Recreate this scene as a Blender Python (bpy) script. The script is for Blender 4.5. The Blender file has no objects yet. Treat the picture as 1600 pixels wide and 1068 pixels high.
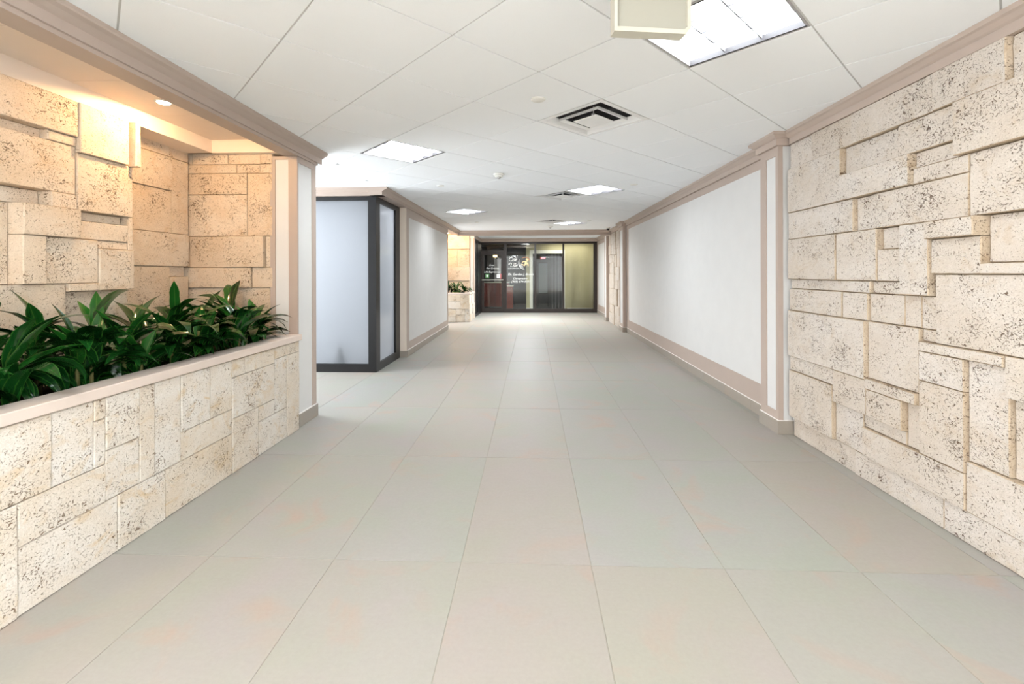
import bpy, bmesh, math, random
from mathutils import Vector, Matrix, Euler
random.seed(7)
R = math.radians
scene = bpy.context.scene
COL = scene.collection

# ------------------------------------------------------------------ camera
CAM_H = 1.366
CEIL = 2.536
cam_data = bpy.data.cameras.new('camera')
cam = bpy.data.objects.new('camera', cam_data); COL.objects.link(cam)
cam_data.sensor_width = 36.0
cam_data.lens = 16.037
cam_data.shift_y = -0.0674
cam_data.clip_start = 0.05
cam.matrix_world = Matrix.Translation((0, 0, CAM_H)) @ Matrix.Rotation(0.0431, 4, 'Z') @ Matrix.Rotation(R(90), 4, 'X') @ Matrix.Rotation(-0.0028, 4, 'Z')
scene.camera = cam

# ------------------------------------------------------------------ world, lamps, exposure
world = bpy.data.worlds.new('world'); scene.world = world
world.use_nodes = True
world.node_tree.nodes['Background'].inputs[0].default_value = (0.9, 0.95, 1.0, 1)
world.node_tree.nodes['Background'].inputs[1].default_value = 0.6
scene.view_settings.view_transform = 'Standard'
scene.view_settings.look = 'None'
scene.view_settings.gamma = 1.0
scene.view_settings.use_curve_mapping = False
scene.view_settings.exposure = 0.80
TROFFER_STRENGTH = 14.5
WARM = (1.0, 0.62, 0.29)

def area(name, loc, rot, sx, sy, power, color=(1, 1, 1), spread=180):
    d = bpy.data.lights.new(name, 'AREA'); d.shape = 'RECTANGLE'; d.size = sx; d.size_y = sy
    d.energy = power; d.color = color; d.spread = R(spread)
    o = bpy.data.objects.new(name, d); COL.objects.link(o); o.location = loc; o.rotation_euler = rot
    return o
def spot(name, loc, target, power, color, angle, blend=0.6, size=0.03):
    d = bpy.data.lights.new(name, 'SPOT'); d.energy = power; d.color = color
    d.spot_size = R(angle); d.spot_blend = blend; d.shadow_soft_size = size
    o = bpy.data.objects.new(name, d); COL.objects.link(o); o.location = loc
    o.rotation_euler = (Vector(target) - Vector(loc)).to_track_quat('-Z', 'Y').to_euler()
    return o
# the corridor opens into a lobby behind the camera: two more ceiling lights, and an added fill area on each side to brighten the ceiling
TINT = (0.90, 0.955, 1.0)
area('lamp_behind_left', (-1.248, 0.077, 2.52), (0, 0, R(45)), 0.55, 0.55, 34, TINT)
area('lamp_behind_right', (0.907, -2.08, 2.52), (0, 0, R(45)), 0.55, 0.55, 34, TINT)
area('fill_lobby_left', (-4.9, -3.3, 1.25), (0, R(-90), 0), 2.3, 3.0, 640, (0.90, 0.95, 1.0))
area('fill_lobby_right', (4.9, -3.3, 1.25), (0, R(90), 0), 2.3, 3.0, 640, (0.90, 0.95, 1.0))
# side passage: added fill for the ceiling; then the room behind the frosted partition
area('fill_side_passage', (-4.75, 5.25, 1.25), (0, R(-90), 0), 2.2, 1.6, 95, (0.88, 0.94, 1.0))
area('lamp_frosted_room', (-3.2, 7.7, 2.45), (0, 0, 0), 1.7, 1.7, 95, (0.90, 0.95, 1.0))
area('fill_frosted_room', (-4.7, 7.9, 1.25), (0, R(-90), 0), 2.2, 2.4, 55, (0.92, 0.96, 1.0))  # unseen fill added to backlight the side pane
area('fill_far_end', (-2.98, 11.85, 1.25), (0, R(-90), 0), 2.2, 1.1, 18, (0.92, 0.96, 1.0))  # unseen fill added to brighten the beam and ceiling at the far end
# one more corridor light hidden by the beam in front of the shop
area('lamp_beyond_beam', (-0.2, 13.3, 2.52), (0, 0, R(45)), 0.55, 0.55, 110, TINT)
# warm downlights over the two planters
spot('downlight_planter', (-2.50, 3.00, 2.51), (-2.66, 3.20, 0.8), 20, WARM, 179, 0.08, 0.04)
spot('downlight_planter_near', (-2.50, 1.15, 2.51), (-2.66, 1.15, 0.8), 5, WARM, 178, 0.1, 0.04)
spot('downlight_far_nook', (-2.45, 13.15, 2.48), (-2.45, 13.45, 0.8), 34, WARM, 176, 0.1, 0.04)
# reception lamps behind the glass shopfront
area('lamp_reception', (-0.9, 18.2, 2.45), (0, 0, 0), 0.6, 0.6, 7, (1.0, 0.9, 0.75))
area('lamp_shop_front', (1.3, 16.15, 2.45), (0, 0, 0), 1.4, 0.3, 9, (1.0, 0.96, 0.85))

# ------------------------------------------------------------------ materials
def lin(c):
    return tuple(((v/255)/12.92 if v/255 <= 0.04045 else ((v/255+0.055)/1.055)**2.4) for v in c)
def mat(name):
    m = bpy.data.materials.new(name); m.use_nodes = True
    nt = m.node_tree
    return m, nt, nt.nodes['Principled BSDF']
class NT:
    def __init__(s, nt): s.nt = nt
    def n(s, typ, **kw):
        nd = s.nt.nodes.new(typ)
        for k, v in kw.items():
            if k in ('operation', 'blend_type', 'data_type', 'feature', 'distance', 'noise_dimensions'): setattr(nd, k, v)
        return nd
    def link(s, a, b): s.nt.links.new(a, b)
    def noise(s, vec, scale, detail=3, rough=0.55, dist=0.0):
        nd = s.nt.nodes.new('ShaderNodeTexNoise'); s.link(vec, nd.inputs['Vector'])
        nd.inputs['Scale'].default_value = scale; nd.inputs['Detail'].default_value = detail
        nd.inputs['Roughness'].default_value = rough; nd.inputs['Distortion'].default_value = dist
        return nd.outputs['Fac']
    def ramp(s, fac, pts, interp='LINEAR'):
        nd = s.nt.nodes.new('ShaderNodeValToRGB'); s.link(fac, nd.inputs[0]); e = nd.color_ramp.elements
        nd.color_ramp.interpolation = interp
        for i, (p, c) in enumerate(pts):
            el = e[i] if i < 2 else e.new(p)
            el.position = p; el.color = (c, c, c, 1) if isinstance(c, (int, float)) else (*c, 1)
        return nd.outputs['Color']
    def mix(s, fac, a, b, typ='MIX'):
        nd = s.nt.nodes.new('ShaderNodeMix'); nd.data_type = 'RGBA'; nd.blend_type = typ
        for sock, v in ((nd.inputs[0], fac), (nd.inputs[6], a), (nd.inputs[7], b)):
            if isinstance(v, (int, float)): sock.default_value = v
            elif isinstance(v, tuple): sock.default_value = (*v, 1) if len(v) == 3 else v
            else: s.link(v, sock)
        return nd.outputs[2]
    def math(s, op, a, b=0.0):
        nd = s.nt.nodes.new('ShaderNodeMath'); nd.operation = op
        for i, v in enumerate((a, b)):
            if isinstance(v, (int, float)): nd.inputs[i].default_value = v
            else: s.link(v, nd.inputs[i])
        return nd.outputs[0]
    def coords(s, jitter=True, scale=(1, 1, 1)):
        tc = s.nt.nodes.new('ShaderNodeTexCoord'); oi = s.nt.nodes.new('ShaderNodeObjectInfo')
        mp = s.nt.nodes.new('ShaderNodeMapping'); mp.inputs['Scale'].default_value = scale
        s.link(tc.outputs['Object'], mp.inputs['Vector'])
        if jitter:
            cb = s.nt.nodes.new('ShaderNodeCombineXYZ')
            for i, k in enumerate((53.0, 91.0, 37.0)): s.link(s.math('MULTIPLY', oi.outputs['Random'], k), cb.inputs[i])
            s.link(cb.outputs[0], mp.inputs['Location'])
        return mp.outputs[0], oi.outputs['Random']
    def bump(s, h, strength, dist, bsdf):
        b = s.nt.nodes.new('ShaderNodeBump'); b.inputs['Strength'].default_value = strength; b.inputs['Distance'].default_value = dist
        s.link(h, b.inputs['Height']); s.link(b.outputs[0], bsdf.inputs['Normal'])

def paint(name, rgb, rough=0.6, spec=0.3, metal=0.0, grain=0.0):
    m, nt, b = mat(name); t = NT(nt)
    b.inputs['Roughness'].default_value = rough; b.inputs['Metallic'].default_value = metal
    b.inputs['Specular IOR Level'].default_value = spec
    v, rnd = t.coords()
    c = lin(rgb)
    n = t.noise(v, 6.0, 4)
    k = 0.04 + grain
    t.link(t.mix(n, tuple(x*(1-k) for x in c), tuple(min(1, x*(1+k)) for x in c)), b.inputs['Base Color'])
    if grain: t.bump(t.noise(v, 180, 2), 0.15, 0.002, b)
    return m

def coral_stone(name, light, mid, tan, pit=(92, 68, 50)):
    """keystone: pale fossil limestone, blotchy, with clustered elongated brown pits"""
    m, nt, b = mat(name); t = NT(nt)
    v, rnd = t.coords(True, (1, 1, 1.25))
    blot = t.noise(v, 3.2, 5, 0.6, 0.4)
    base = t.mix(t.ramp(blot, [(0.36, 0.0), (0.64, 1.0)]), lin(mid), lin(light))
    warm = t.noise(v, 7.0, 4, 0.6, 1.2)
    base = t.mix(t.math('MULTIPLY', t.ramp(warm, [(0.55, 0.0), (0.75, 1.0)]), 0.75), base, lin(tan))
    # each stone its own tint
    base = t.mix(t.math('MULTIPLY', t.math('FRACT', t.math('MULTIPLY', rnd, 17.3)), 0.32), base, lin(tan))
    grain = t.noise(v, 150, 3, 0.7)
    base = t.mix(0.42, base, t.mix(t.ramp(grain, [(0.3, 0.0), (0.68, 1.0)]), (0.55, 0.5, 0.42), (1, 1, 1)), 'MULTIPLY')
    clus = t.noise(v, 4.5, 3, 0.6, 0.6)
    p1 = t.noise(v, 54, 2.5, 0.6, 1.0)
    s1 = t.math('ADD', p1, t.math('MULTIPLY', t.math('SUBTRACT', clus, 0.5), 0.42))
    pits = t.ramp(s1, [(0.660, 0.0), (0.700, 1.0)])
    p2 = t.noise(v, 125, 2.0, 0.6, 0.7)
    s2 = t.math('ADD', p2, t.math('MULTIPLY', t.math('SUBTRACT', clus, 0.5), 0.30))
    fine = t.ramp(s2, [(0.632, 0.0), (0.69, 0.8)])
    p3 = t.noise(v, 19, 3.0, 0.65, 1.8)
    s3 = t.math('ADD', p3, t.math('MULTIPLY', t.math('SUBTRACT', clus, 0.5), 0.30))
    big = t.ramp(s3, [(0.70, 0.0), (0.73, 1.0)])
    allp = t.math('MAXIMUM', t.math('MAXIMUM', pits, fine), big)
    t.link(t.mix(t.math('MULTIPLY', allp, 0.86), base, lin(pit)), b.inputs['Base Color'])
    b.inputs['Roughness'].default_value = 0.9; b.inputs['Specular IOR Level'].default_value = 0.15
    h = t.math('ADD', t.math('MULTIPLY', allp, -1.0), t.math('MULTIPLY', t.noise(v, 28, 5, 0.65), 0.35))
    t.bump(h, 0.9, 0.008, b)
    return m

def floor_stone(name, rgb, pink, lav, var=0.10):
    m, nt, b = mat(name); t = NT(nt)
    v, rnd = t.coords()
    c = lin(rgb)
    n1 = t.noise(v, 1.9, 5, 0.6, 0.5); n2 = t.noise(v, 2.6, 4, 0.55, 0.8)
    base = t.mix(t.ramp(n1, [(0.35, 0.0), (0.68, 1.0)]), c, lin(lav))
    base = t.mix(t.math('MULTIPLY', t.ramp(n2, [(0.56, 0.0), (0.72, 1.0)]), 0.8), base, lin(pink))
    base = t.mix(t.math('MULTIPLY', rnd, 0.35), base, lin(pink))
    fine = t.noise(v, 60, 4, 0.7)
    base = t.mix(var, base, t.mix(t.ramp(fine, [(0.3, 0.0), (0.7, 1.0)]), (0.45, 0.43, 0.4), (1, 1, 1)), 'MULTIPLY')
    streak, _ = t.coords(True, (3, 40, 1))
    base = t.mix(var*0.8, base, t.mix(t.noise(streak, 2.5, 4, 0.6), (0.5, 0.48, 0.45), (1, 1, 1)), 'MULTIPLY')
    t.link(base, b.inputs['Base Color'])
    b.inputs['Roughness'].default_value = 0.5; b.inputs['Specular IOR Level'].default_value = 0.25
    t.bump(fine, 0.05, 0.001, b)
    return m

def ceiling_mat():
    m, nt, b = mat('ceiling_tile_mineral'); t = NT(nt); v, rnd = t.coords()
    sp = t.ramp(t.noise(v, 220, 2, 0.6), [(0.62, 0.0), (0.70, 1.0)])
    t.link(t.mix(t.math('MULTIPLY', sp, 0.10), (0.91, 0.93, 0.95), (0.6, 0.6, 0.6)), b.inputs['Base Color'])
    b.inputs['Roughness'].default_value = 0.95; b.inputs['Specular IOR Level'].default_value = 0.1
    return m
def emit(name, rgb, strength):
    m, nt, b = mat(name)
    b.inputs['Base Color'].default_value = (0.9, 0.9, 0.9, 1)
    b.inputs['Emission Color'].default_value = (*rgb, 1); b.inputs['Emission Strength'].default_value = strength
    return m
def clear_glass(name, tint=(0.93, 0.95, 0.94)):
    m = bpy.data.materials.new(name); m.use_nodes = True; nt = m.node_tree; nt.nodes.clear(); t = NT(nt)
    out = nt.nodes.new('ShaderNodeOutputMaterial'); mx = nt.nodes.new('ShaderNodeMixShader')
    tr = nt.nodes.new('ShaderNodeBsdfTransparent'); tr.inputs[0].default_value = (*tint, 1)
    gl = nt.nodes.new('ShaderNodeBsdfGlossy'); gl.inputs['Roughness'].default_value = 0.02
    fr = nt.nodes.new('ShaderNodeFresnel'); fr.inputs[0].default_value = 1.45
    t.link(fr.outputs[0], mx.inputs[0]); t.link(tr.outputs[0], mx.inputs[1]); t.link(gl.outputs[0], mx.inputs[2]); t.link(mx.outputs[0], out.inputs[0])
    return m
def frosted_glass():
    m = bpy.data.materials.new('frosted_glass'); m.use_nodes = True; nt = m.node_tree; nt.nodes.clear(); t = NT(nt)
    out = nt.nodes.new('ShaderNodeOutputMaterial')
    tl = nt.nodes.new('ShaderNodeBsdfTranslucent'); tl.inputs[0].default_value = (0.82, 0.835, 0.865, 1)
    df = nt.nodes.new('ShaderNodeBsdfDiffuse'); df.inputs[0].default_value = (0.22, 0.235, 0.25, 1)
    m1 = nt.nodes.new('ShaderNodeMixShader'); m1.inputs[0].default_value = 0.45
    gl = nt.nodes.new('ShaderNodeBsdfGlossy'); gl.inputs['Roughness'].default_value = 0.12
    fr = nt.nodes.new('ShaderNodeFresnel'); fr.inputs[0].default_value = 1.4
    m2 = nt.nodes.new('ShaderNodeMixShader')
    t.link(tl.outputs[0], m1.inputs[1]); t.link(df.outputs[0], m1.inputs[2])
    t.link(fr.outputs[0], m2.inputs[0]); t.link(m1.outputs[0], m2.inputs[1]); t.link(gl.outputs[0], m2.inputs[2]); t.link(m2.outputs[0], out.inputs[0])
    return m
def leaf_mat(name, dark, mid, edge):
    m, nt, b = mat(name); t = NT(nt)
    uv = nt.nodes.new('ShaderNodeTexCoord'); sx = nt.nodes.new('ShaderNodeSeparateXYZ'); t.link(uv.outputs['UV'], sx.inputs[0])
    a = t.math('ABSOLUTE', t.math('SUBTRACT', sx.outputs[0], 0.5))
    v, rnd = t.coords()
    base = t.mix(rnd, lin(dark), lin(mid))
    stripe = nt.nodes.new('ShaderNodeTexNoise'); mp = nt.nodes.new('ShaderNodeMapping'); mp.inputs['Scale'].default_value = (30, 0.6, 1)
    t.link(uv.outputs['UV'], mp.inputs[0]); t.link(mp.outputs[0], stripe.inputs['Vector']); stripe.inputs['Scale'].default_value = 1.0
    base = t.mix(t.math('MULTIPLY', t.ramp(stripe.outputs['Fac'], [(0.45, 0.0), (0.7, 1.0)]), 0.35), base, lin(mid))
    rib = t.ramp(a, [(0.0, 1.0), (0.06, 0.0)])
    edg = t.ramp(a, [(0.43, 0.0), (0.5, 1.0)])
    base = t.mix(t.math('MULTIPLY', rib, 0.25), base, lin(edge))
    t.link(t.mix(t.math('MULTIPLY', edg, 0.4), base, lin(edge)), b.inputs['Base Color'])
    b.inputs['Roughness'].default_value = 0.17; b.inputs['Specular IOR Level'].default_value = 0.55
    return m

M = {}
M['stone_right'] = coral_stone('coral_stone_pale', (214, 207, 200), (207, 197, 186), (196, 179, 158))
M['stone_side'] = coral_stone('coral_stone_shaded_edge', (204, 188, 168), (192, 174, 152), (176, 152, 124))  # side faces darker tan: stained edges, plus their shade put into the colour
M['stone_planter'] = coral_stone('coral_stone_planter', (228, 224, 218), (220, 209, 195), (212, 184, 142), (118, 92, 66))
M['stone_niche'] = coral_stone('coral_stone_niche', (228, 214, 196), (222, 202, 178), (212, 182, 148), (96, 72, 50))
M['mortar'] = paint('stone_backing_mortar', (150, 128, 104), 0.95, 0.1)
M['floor_tile'] = floor_stone('floor_porcelain', (160, 163, 152), (174, 156, 143), (165, 161, 158))
M['base_tile'] = floor_stone('baseboard_porcelain', (160, 151, 140), (166, 152, 138), (158, 152, 144))
M['grout'] = paint('floor_grout', (168, 162, 150), 0.9, 0.1)
M['ceil'] = ceiling_mat()
M['tbar'] = paint('ceiling_grid_white', (205, 205, 204), 0.5, 0.3)
M['tan'] = paint('trim_paint_tan', (180, 164, 153), 0.45, 0.35)
M['white_wall'] = paint('wall_paint_white', (214, 213, 211), 0.55, 0.3)
M['soffit'] = paint('soffit_paint', (232, 218, 204), 0.6, 0.25)
M['caulk'] = paint('white_caulk', (238, 234, 230), 0.5)
M['black'] = paint('black_metal_frame', (24, 23, 24), 0.35, 0.4)
M['bronze'] = paint('dark_bronze_frame', (46, 38, 34), 0.4, 0.4)
M['alu'] = paint('brushed_aluminium', (200, 198, 190), 0.3, 0.5, 0.9)
M['glass'] = clear_glass('shopfront_glass', (0.94, 0.95, 0.93))
M['frost'] = frosted_glass()
M['lens'] = emit('light_diffuser', (0.90, 0.955, 1.0), TROFFER_STRENGTH)
M['downlight'] = emit('warm_downlight_lens', (1.0, 0.86, 0.62), 60)
M['fixture_dark'] = paint('fixture_reveal_dark', (62, 60, 62), 0.5)
M['fixture_grey'] = paint('fixture_reveal_grey', (168, 166, 166), 0.4)
M['louver'] = paint('grey_louver', (120, 120, 124), 0.3, 0.4)
M['vent_white'] = paint('vent_white_metal', (238, 238, 238), 0.45)
M['duct'] = paint('duct_dark', (96, 96, 98), 0.8, 0.1)
M['plastic'] = paint('white_plastic', (236, 235, 230), 0.4)
M['cream_plastic'] = paint('cream_plastic', (198, 194, 180), 0.4)
M['cream_face'] = paint('cream_plastic_face', (164, 161, 149), 0.45)
M['ledge'] = paint('ledge_stone_pinkish', (214, 198, 186), 0.5, 0.3, 0, 0.02)
M['soil'] = paint('potting_soil', (38, 30, 24), 0.95, 0.05, 0, 0.1)
M['leaf_a'] = leaf_mat('dracaena_leaf_dark', (8, 40, 14), (20, 72, 24), (84, 128, 52))
M['leaf_b'] = leaf_mat('dracaena_leaf_bright', (14, 56, 18), (36, 98, 32), (120, 152, 72))
M['stem'] = paint('plant_stem', (96, 92, 52), 0.7)
M['olive'] = paint('wall_paint_olive', (188, 180, 146), 0.7)
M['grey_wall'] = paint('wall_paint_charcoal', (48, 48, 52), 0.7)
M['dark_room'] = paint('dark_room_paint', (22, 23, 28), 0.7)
M['carpet'] = paint('charcoal_carpet', (64, 64, 67), 0.95, 0.05, 0, 0.1)
M['desk'] = paint('red_brown_wood', (140, 64, 54), 0.4, 0.4)
M['casing'] = paint('white_door_casing', (240, 238, 228), 0.45)
M['lamp_shade'] = emit('lamp_shade_glow', (1.0, 0.75, 0.35), 2.2)
M['screen'] = paint('blue_grey_screen_reflection', (92, 108, 116), 0.25, 0.5)
M['red_glow'] = emit('red_sign_glow', (1.0, 0.12, 0.15), 1.5)
M['letter'] = paint('white_vinyl_lettering', (250, 250, 246), 0.5)
M['letter_gold'] = paint('gold_vinyl', (248, 216, 160), 0.5)
M['letter_orange'] = paint('orange_vinyl', (206, 130, 80), 0.5)
M['green_sticker'] = paint('green_sticker', (92, 142, 86), 0.5)
M['white_sticker'] = paint('white_sticker', (245, 245, 242), 0.5)
M['pink_sticker'] = paint('pink_sticker', (212, 120, 120), 0.5)
M['bag'] = paint('dark_purple_fabric', (60, 44, 66), 0.8)

# ------------------------------------------------------------------ mesh helpers
def mesh_obj(name, bm, m, parent=None, loc=(0, 0, 0), smooth=False):
    me = bpy.data.meshes.new(name); bm.normal_update(); bm.to_mesh(me); bm.free()
    return link(name, me, m, parent, loc, smooth)
def link(name, me, m=None, parent=None, loc=(0, 0, 0), smooth=False):
    if m is not None and not me.materials: me.materials.append(m)
    if smooth:
        for p in me.polygons: p.use_smooth = True
    o = bpy.data.objects.new(name, me); COL.objects.link(o); o.location = loc
    if parent is not None: o.parent = parent
    return o
def box(bm, x0, x1, y0, y1, z0, z1, bev=0.0):
    x0, x1 = sorted((x0, x1)); y0, y1 = sorted((y0, y1)); z0, z1 = sorted((z0, z1))
    mx = Matrix.Translation(((x0+x1)/2, (y0+y1)/2, (z0+z1)/2)) @ Matrix.Diagonal((x1-x0, y1-y0, z1-z0, 1))
    r = bmesh.ops.create_cube(bm, size=1.0, matrix=mx)
    if bev > 0:
        es = list({e for v in r['verts'] for e in v.link_edges})
        bmesh.ops.bevel(bm, geom=es, offset=bev, segments=1, affect='EDGES', profile=0.5)
    return bm
def boxes(*bs, bev=0.0):
    bm = bmesh.new()
    for b in bs: box(bm, *b, bev=bev)
    return bm
def cyl(bm, c, r0, r1, z0, z1, seg=24, caps=True):
    mx = Matrix.Translation((c[0], c[1], (z0+z1)/2))
    bmesh.ops.create_cone(bm, cap_ends=caps, segments=seg, radius1=r0, radius2=r1, depth=z1-z0, matrix=mx)
def lathe(bm, prof, seg=24):
    rings = []
    for r, z in prof:
        rings.append([bm.verts.new((r*math.cos(2*math.pi*k/seg), r*math.sin(2*math.pi*k/seg), z)) for k in range(seg)])
    for a, b in zip(rings, rings[1:]):
        for k in range(seg): bm.faces.new((a[k], a[(k+1) % seg], b[(k+1) % seg], b[k]))
    bm.faces.new(rings[-1]); bm.faces.new(list(reversed(rings[0])))
def prism_profile(prof, axis, a, b):
    """extrude a closed profile (list of (p,q)) along axis 'y' (p=x,q=z) or 'x' (p=y,q=z)"""
    bm = bmesh.new()
    mk = (lambda p, q, t: (p, t, q)) if axis == 'y' else (lambda p, q, t: (t, p, q))
    A = [bm.verts.new(mk(p, q, a)) for p, q in prof]; B = [bm.verts.new(mk(p, q, b)) for p, q in prof]
    n = len(prof)
    for i in range(n): bm.faces.new((A[i], A[(i+1) % n], B[(i+1) % n], B[i]))
    bm.faces.new(A); bm.faces.new(list(reversed(B)))
    bmesh.ops.recalc_face_normals(bm, faces=bm.faces[:])
    return bm
def tag(o, label, cat, group=None, kind=None):
    o['label'] = label; o['category'] = cat
    if group: o['group'] = group
    if kind: o['kind'] = kind
    return o
def thing(name, label, cat, loc=(0, 0, 0), rz=0.0, group=None):
    o = bpy.data.objects.new(name, None); COL.objects.link(o)
    o.empty_display_size = 0.1; o.location = loc; o.rotation_euler = (0, 0, rz)
    return tag(o, label, cat, group)
def struct(name, bm, m, label=None, loc=(0, 0, 0)):
    o = mesh_obj(name, bm, m, None, loc); o['kind'] = 'structure'
    o['label'] = label or name.replace('_', ' '); 
    return o
_stone_rng = random.Random(3)
def stone(parent, rect, plane, axis, sign, m, depth=0.075, gap=0.0014, name='coral_stone', edge=0.005, side=None):
    """one split stone: rough-edged front face standing proud by its own amount. axis: direction the wall runs ('y' or 'x'); sign: way it faces"""
    u0, u1, z0, z1, pr = rect
    u0 += gap; u1 -= gap; z0 += gap; z1 -= gap
    w, h = u1-u0, z1-z0
    if w < 0.008 or h < 0.008: return
    ch = min(edge, w*0.2, h*0.2)
    rg = _stone_rng
    def loop(inset, d, jit):
        a, b = w/2-inset, h/2-inset
        nu = 2 + min(4, int(w/0.09)); nz = 2 + min(4, int(h/0.09))
        pts = []
        for k in range(nu): pts.append((-a+2*a*k/nu, -b))
        for k in range(nz): pts.append((a, -b+2*b*k/nz))
        for k in range(nu): pts.append((a-2*a*k/nu, b))
        for k in range(nz): pts.append((-a, b-2*b*k/nz))
        return [(max(-w/2, min(w/2, p+rg.uniform(-jit, jit))), max(-h/2, min(h/2, q+rg.uniform(-jit, jit))), d+rg.uniform(-jit, jit)*0.4) for p, q in pts]
    bm = bmesh.new()
    def V(p):
        u, z, d = p
        return bm.verts.new((sign*d, u, z) if axis == 'y' else (u, sign*d, z))
    Ls = [[V(p) for p in loop(0, -depth-pr, 0)], [V(p) for p in loop(0.0, -ch, 0.0006)], [V(p) for p in loop(ch*0.7, 0, ch*0.35)]]
    n = len(Ls[0])
    for A, B in zip(Ls, Ls[1:]):
        for i in range(n): bm.faces.new((A[i], A[(i+1) % n], B[(i+1) % n], B[i]))
    bm.faces.new(Ls[2]); bm.faces.new(list(reversed(Ls[0])))
    bmesh.ops.recalc_face_normals(bm, faces=bm.faces[:])
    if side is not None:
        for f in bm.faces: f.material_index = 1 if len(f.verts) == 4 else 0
    uc, zc = (u0+u1)/2, (z0+z1)/2
    loc = (plane+sign*pr, uc, zc) if axis == 'y' else (uc, plane+sign*pr, zc)
    o = mesh_obj(name, bm, m, parent, loc)
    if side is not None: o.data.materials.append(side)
    return o
def random_ashlar(u0, u1, z0, z1, seed, size=0.42):
    rg = random.Random(seed); out = []
    def split(a, b, c, d, lv):
        w, h = b-a, d-c
        if (w < size*1.25 and h < size*0.8) or lv > 7 or (w < 0.18 or h < 0.12) or (w*h < size*size*0.8 and rg.random() < 0.45):
            out.append((a, b, c, d, rg.choice((0, .004, .01, .018, .03, -.008)))); return
        f = rg.uniform(0.33, 0.67)
        if w > h*1.5 or (w > h*0.9 and rg.random() < 0.4): split(a, a+w*f, c, d, lv+1); split(a+w*f, b, c, d, lv+1)
        else: split(a, b, c, c+h*f, lv+1); split(a, b, c+h*f, d, lv+1)
    split(u0, u1, z0, z1, 0)
    return out

# ------------------------------------------------------------------ stone layouts: (along0, along1, z0, z1, how far it stands proud), metres
RIGHT_STONES = [
    (3.616,3.914,2.223,2.43,0.005), (3.171,3.616,2.223,2.43,0.012), (2.535,3.171,2.223,2.43,0.02),
    (2.153,2.535,2.223,2.43,0.03), (1.85,2.153,2.223,2.43,0), (3.262,3.914,1.858,2.223,0.03),
    (2.781,3.262,2.037,2.223,-0.01), (2.401,2.781,2.037,2.223,0.015), (1.85,2.401,1.949,2.223,0.045),
    (2.678,3.262,1.858,2.037,0.04), (2.401,2.678,1.949,2.037,-0.005), (2.347,2.678,1.858,1.949,0.012),
    (2.347,2.981,1.638,1.858,0.014), (1.85,2.347,1.638,1.949,0.01), (3.146,3.914,1.638,1.858,0.022),
    (2.981,3.146,1.638,1.858,-0.006), (3.318,3.914,1.309,1.638,0.03), (2.942,3.318,1.309,1.638,0.022),
    (2.763,2.942,1.506,1.638,-0.02), (2.763,2.942,1.309,1.506,0.015), (2.567,2.763,1.233,1.638,0.025),
    (2.29,2.567,1.541,1.638,0.05), (2.29,2.567,1.354,1.541,0.01), (1.85,2.29,1.409,1.638,-0.03),
    (1.85,2.29,1.354,1.409,0.02), (3.246,3.914,1.23,1.309,0), (2.999,3.246,1.23,1.309,0.018),
    (2.763,2.999,1.23,1.309,0), (3.272,3.914,1.05,1.23,0.015), (3.036,3.272,1.05,1.23,0.008),
    (2.763,3.036,1.05,1.23,-0.01), (2.648,2.763,1.05,1.233,-0.01), (2.551,2.648,1.05,1.233,-0.01),
    (1.85,2.551,0.981,1.354,0), (2.551,2.648,0.981,1.05,-0.015), (3.036,3.914,0.671,1.05,0.032),
    (2.648,3.036,0.684,1.05,0.005), (2.185,2.648,0.926,0.981,0.016), (2.38,2.648,0.763,0.926,0.012),
    (2.182,2.38,0.42,0.926,-0.012), (1.85,2.185,0.786,0.981,0.008), (1.85,2.182,0.42,0.786,-0.035),
    (1.85,2.38,0.166,0.42,0), (3.366,3.914,0.554,0.671,0.012), (3.366,3.914,0.166,0.554,0.022),
    (3.036,3.366,0.438,0.671,0.02), (2.648,3.036,0.615,0.684,0.03), (2.753,3.036,0.438,0.615,0.022),
    (2.648,2.753,0.354,0.615,-0.015), (3.093,3.366,0.166,0.438,-0.005), (2.753,3.093,0.354,0.438,-0.01),
    (2.38,3.093,0.166,0.354,0.008), (2.38,2.648,0.354,0.763,0.01), (3.183,3.914,0,0.166,-0.02),
    (2.516,3.183,0,0.166,-0.012), (1.85,2.516,0,0.166,-0.012),
]
PLANTER_STONES = [
    (1.35,1.855,0.455,0.775,0.004), (1.855,2.044,0.455,0.775,0), (2.044,2.103,0.676,0.775,0.004),
    (2.044,2.103,0.455,0.676,0), (2.103,2.292,0.517,0.775,0.004), (2.103,2.292,0.275,0.517,0),
    (2.292,2.387,0.275,0.775,0.003), (2.387,2.574,0.275,0.775,0), (2.574,2.812,0.442,0.775,0.004),
    (2.812,3.029,0.442,0.775,0.001), (2.574,3.029,0.275,0.442,0), (1.727,2.103,0.275,0.455,0.002),
    (1.35,1.727,0,0.455,0.004), (1.727,2.167,0,0.275,0), (2.167,2.458,0,0.275,0.003),
    (2.458,3.029,0,0.275,0), (3.029,3.175,0.654,0.775,0), (3.029,3.54,0.371,0.654,0.003),
    (3.175,3.54,0.654,0.775,0.002), (3.029,3.324,0,0.371,0.003), (3.324,3.54,0.253,0.371,0),
    (3.54,3.919,0.684,0.775,0.003), (3.54,3.725,0.253,0.684,0), (3.324,3.725,0,0.253,0),
    (3.725,3.924,0,0.684,0.004),
]
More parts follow.
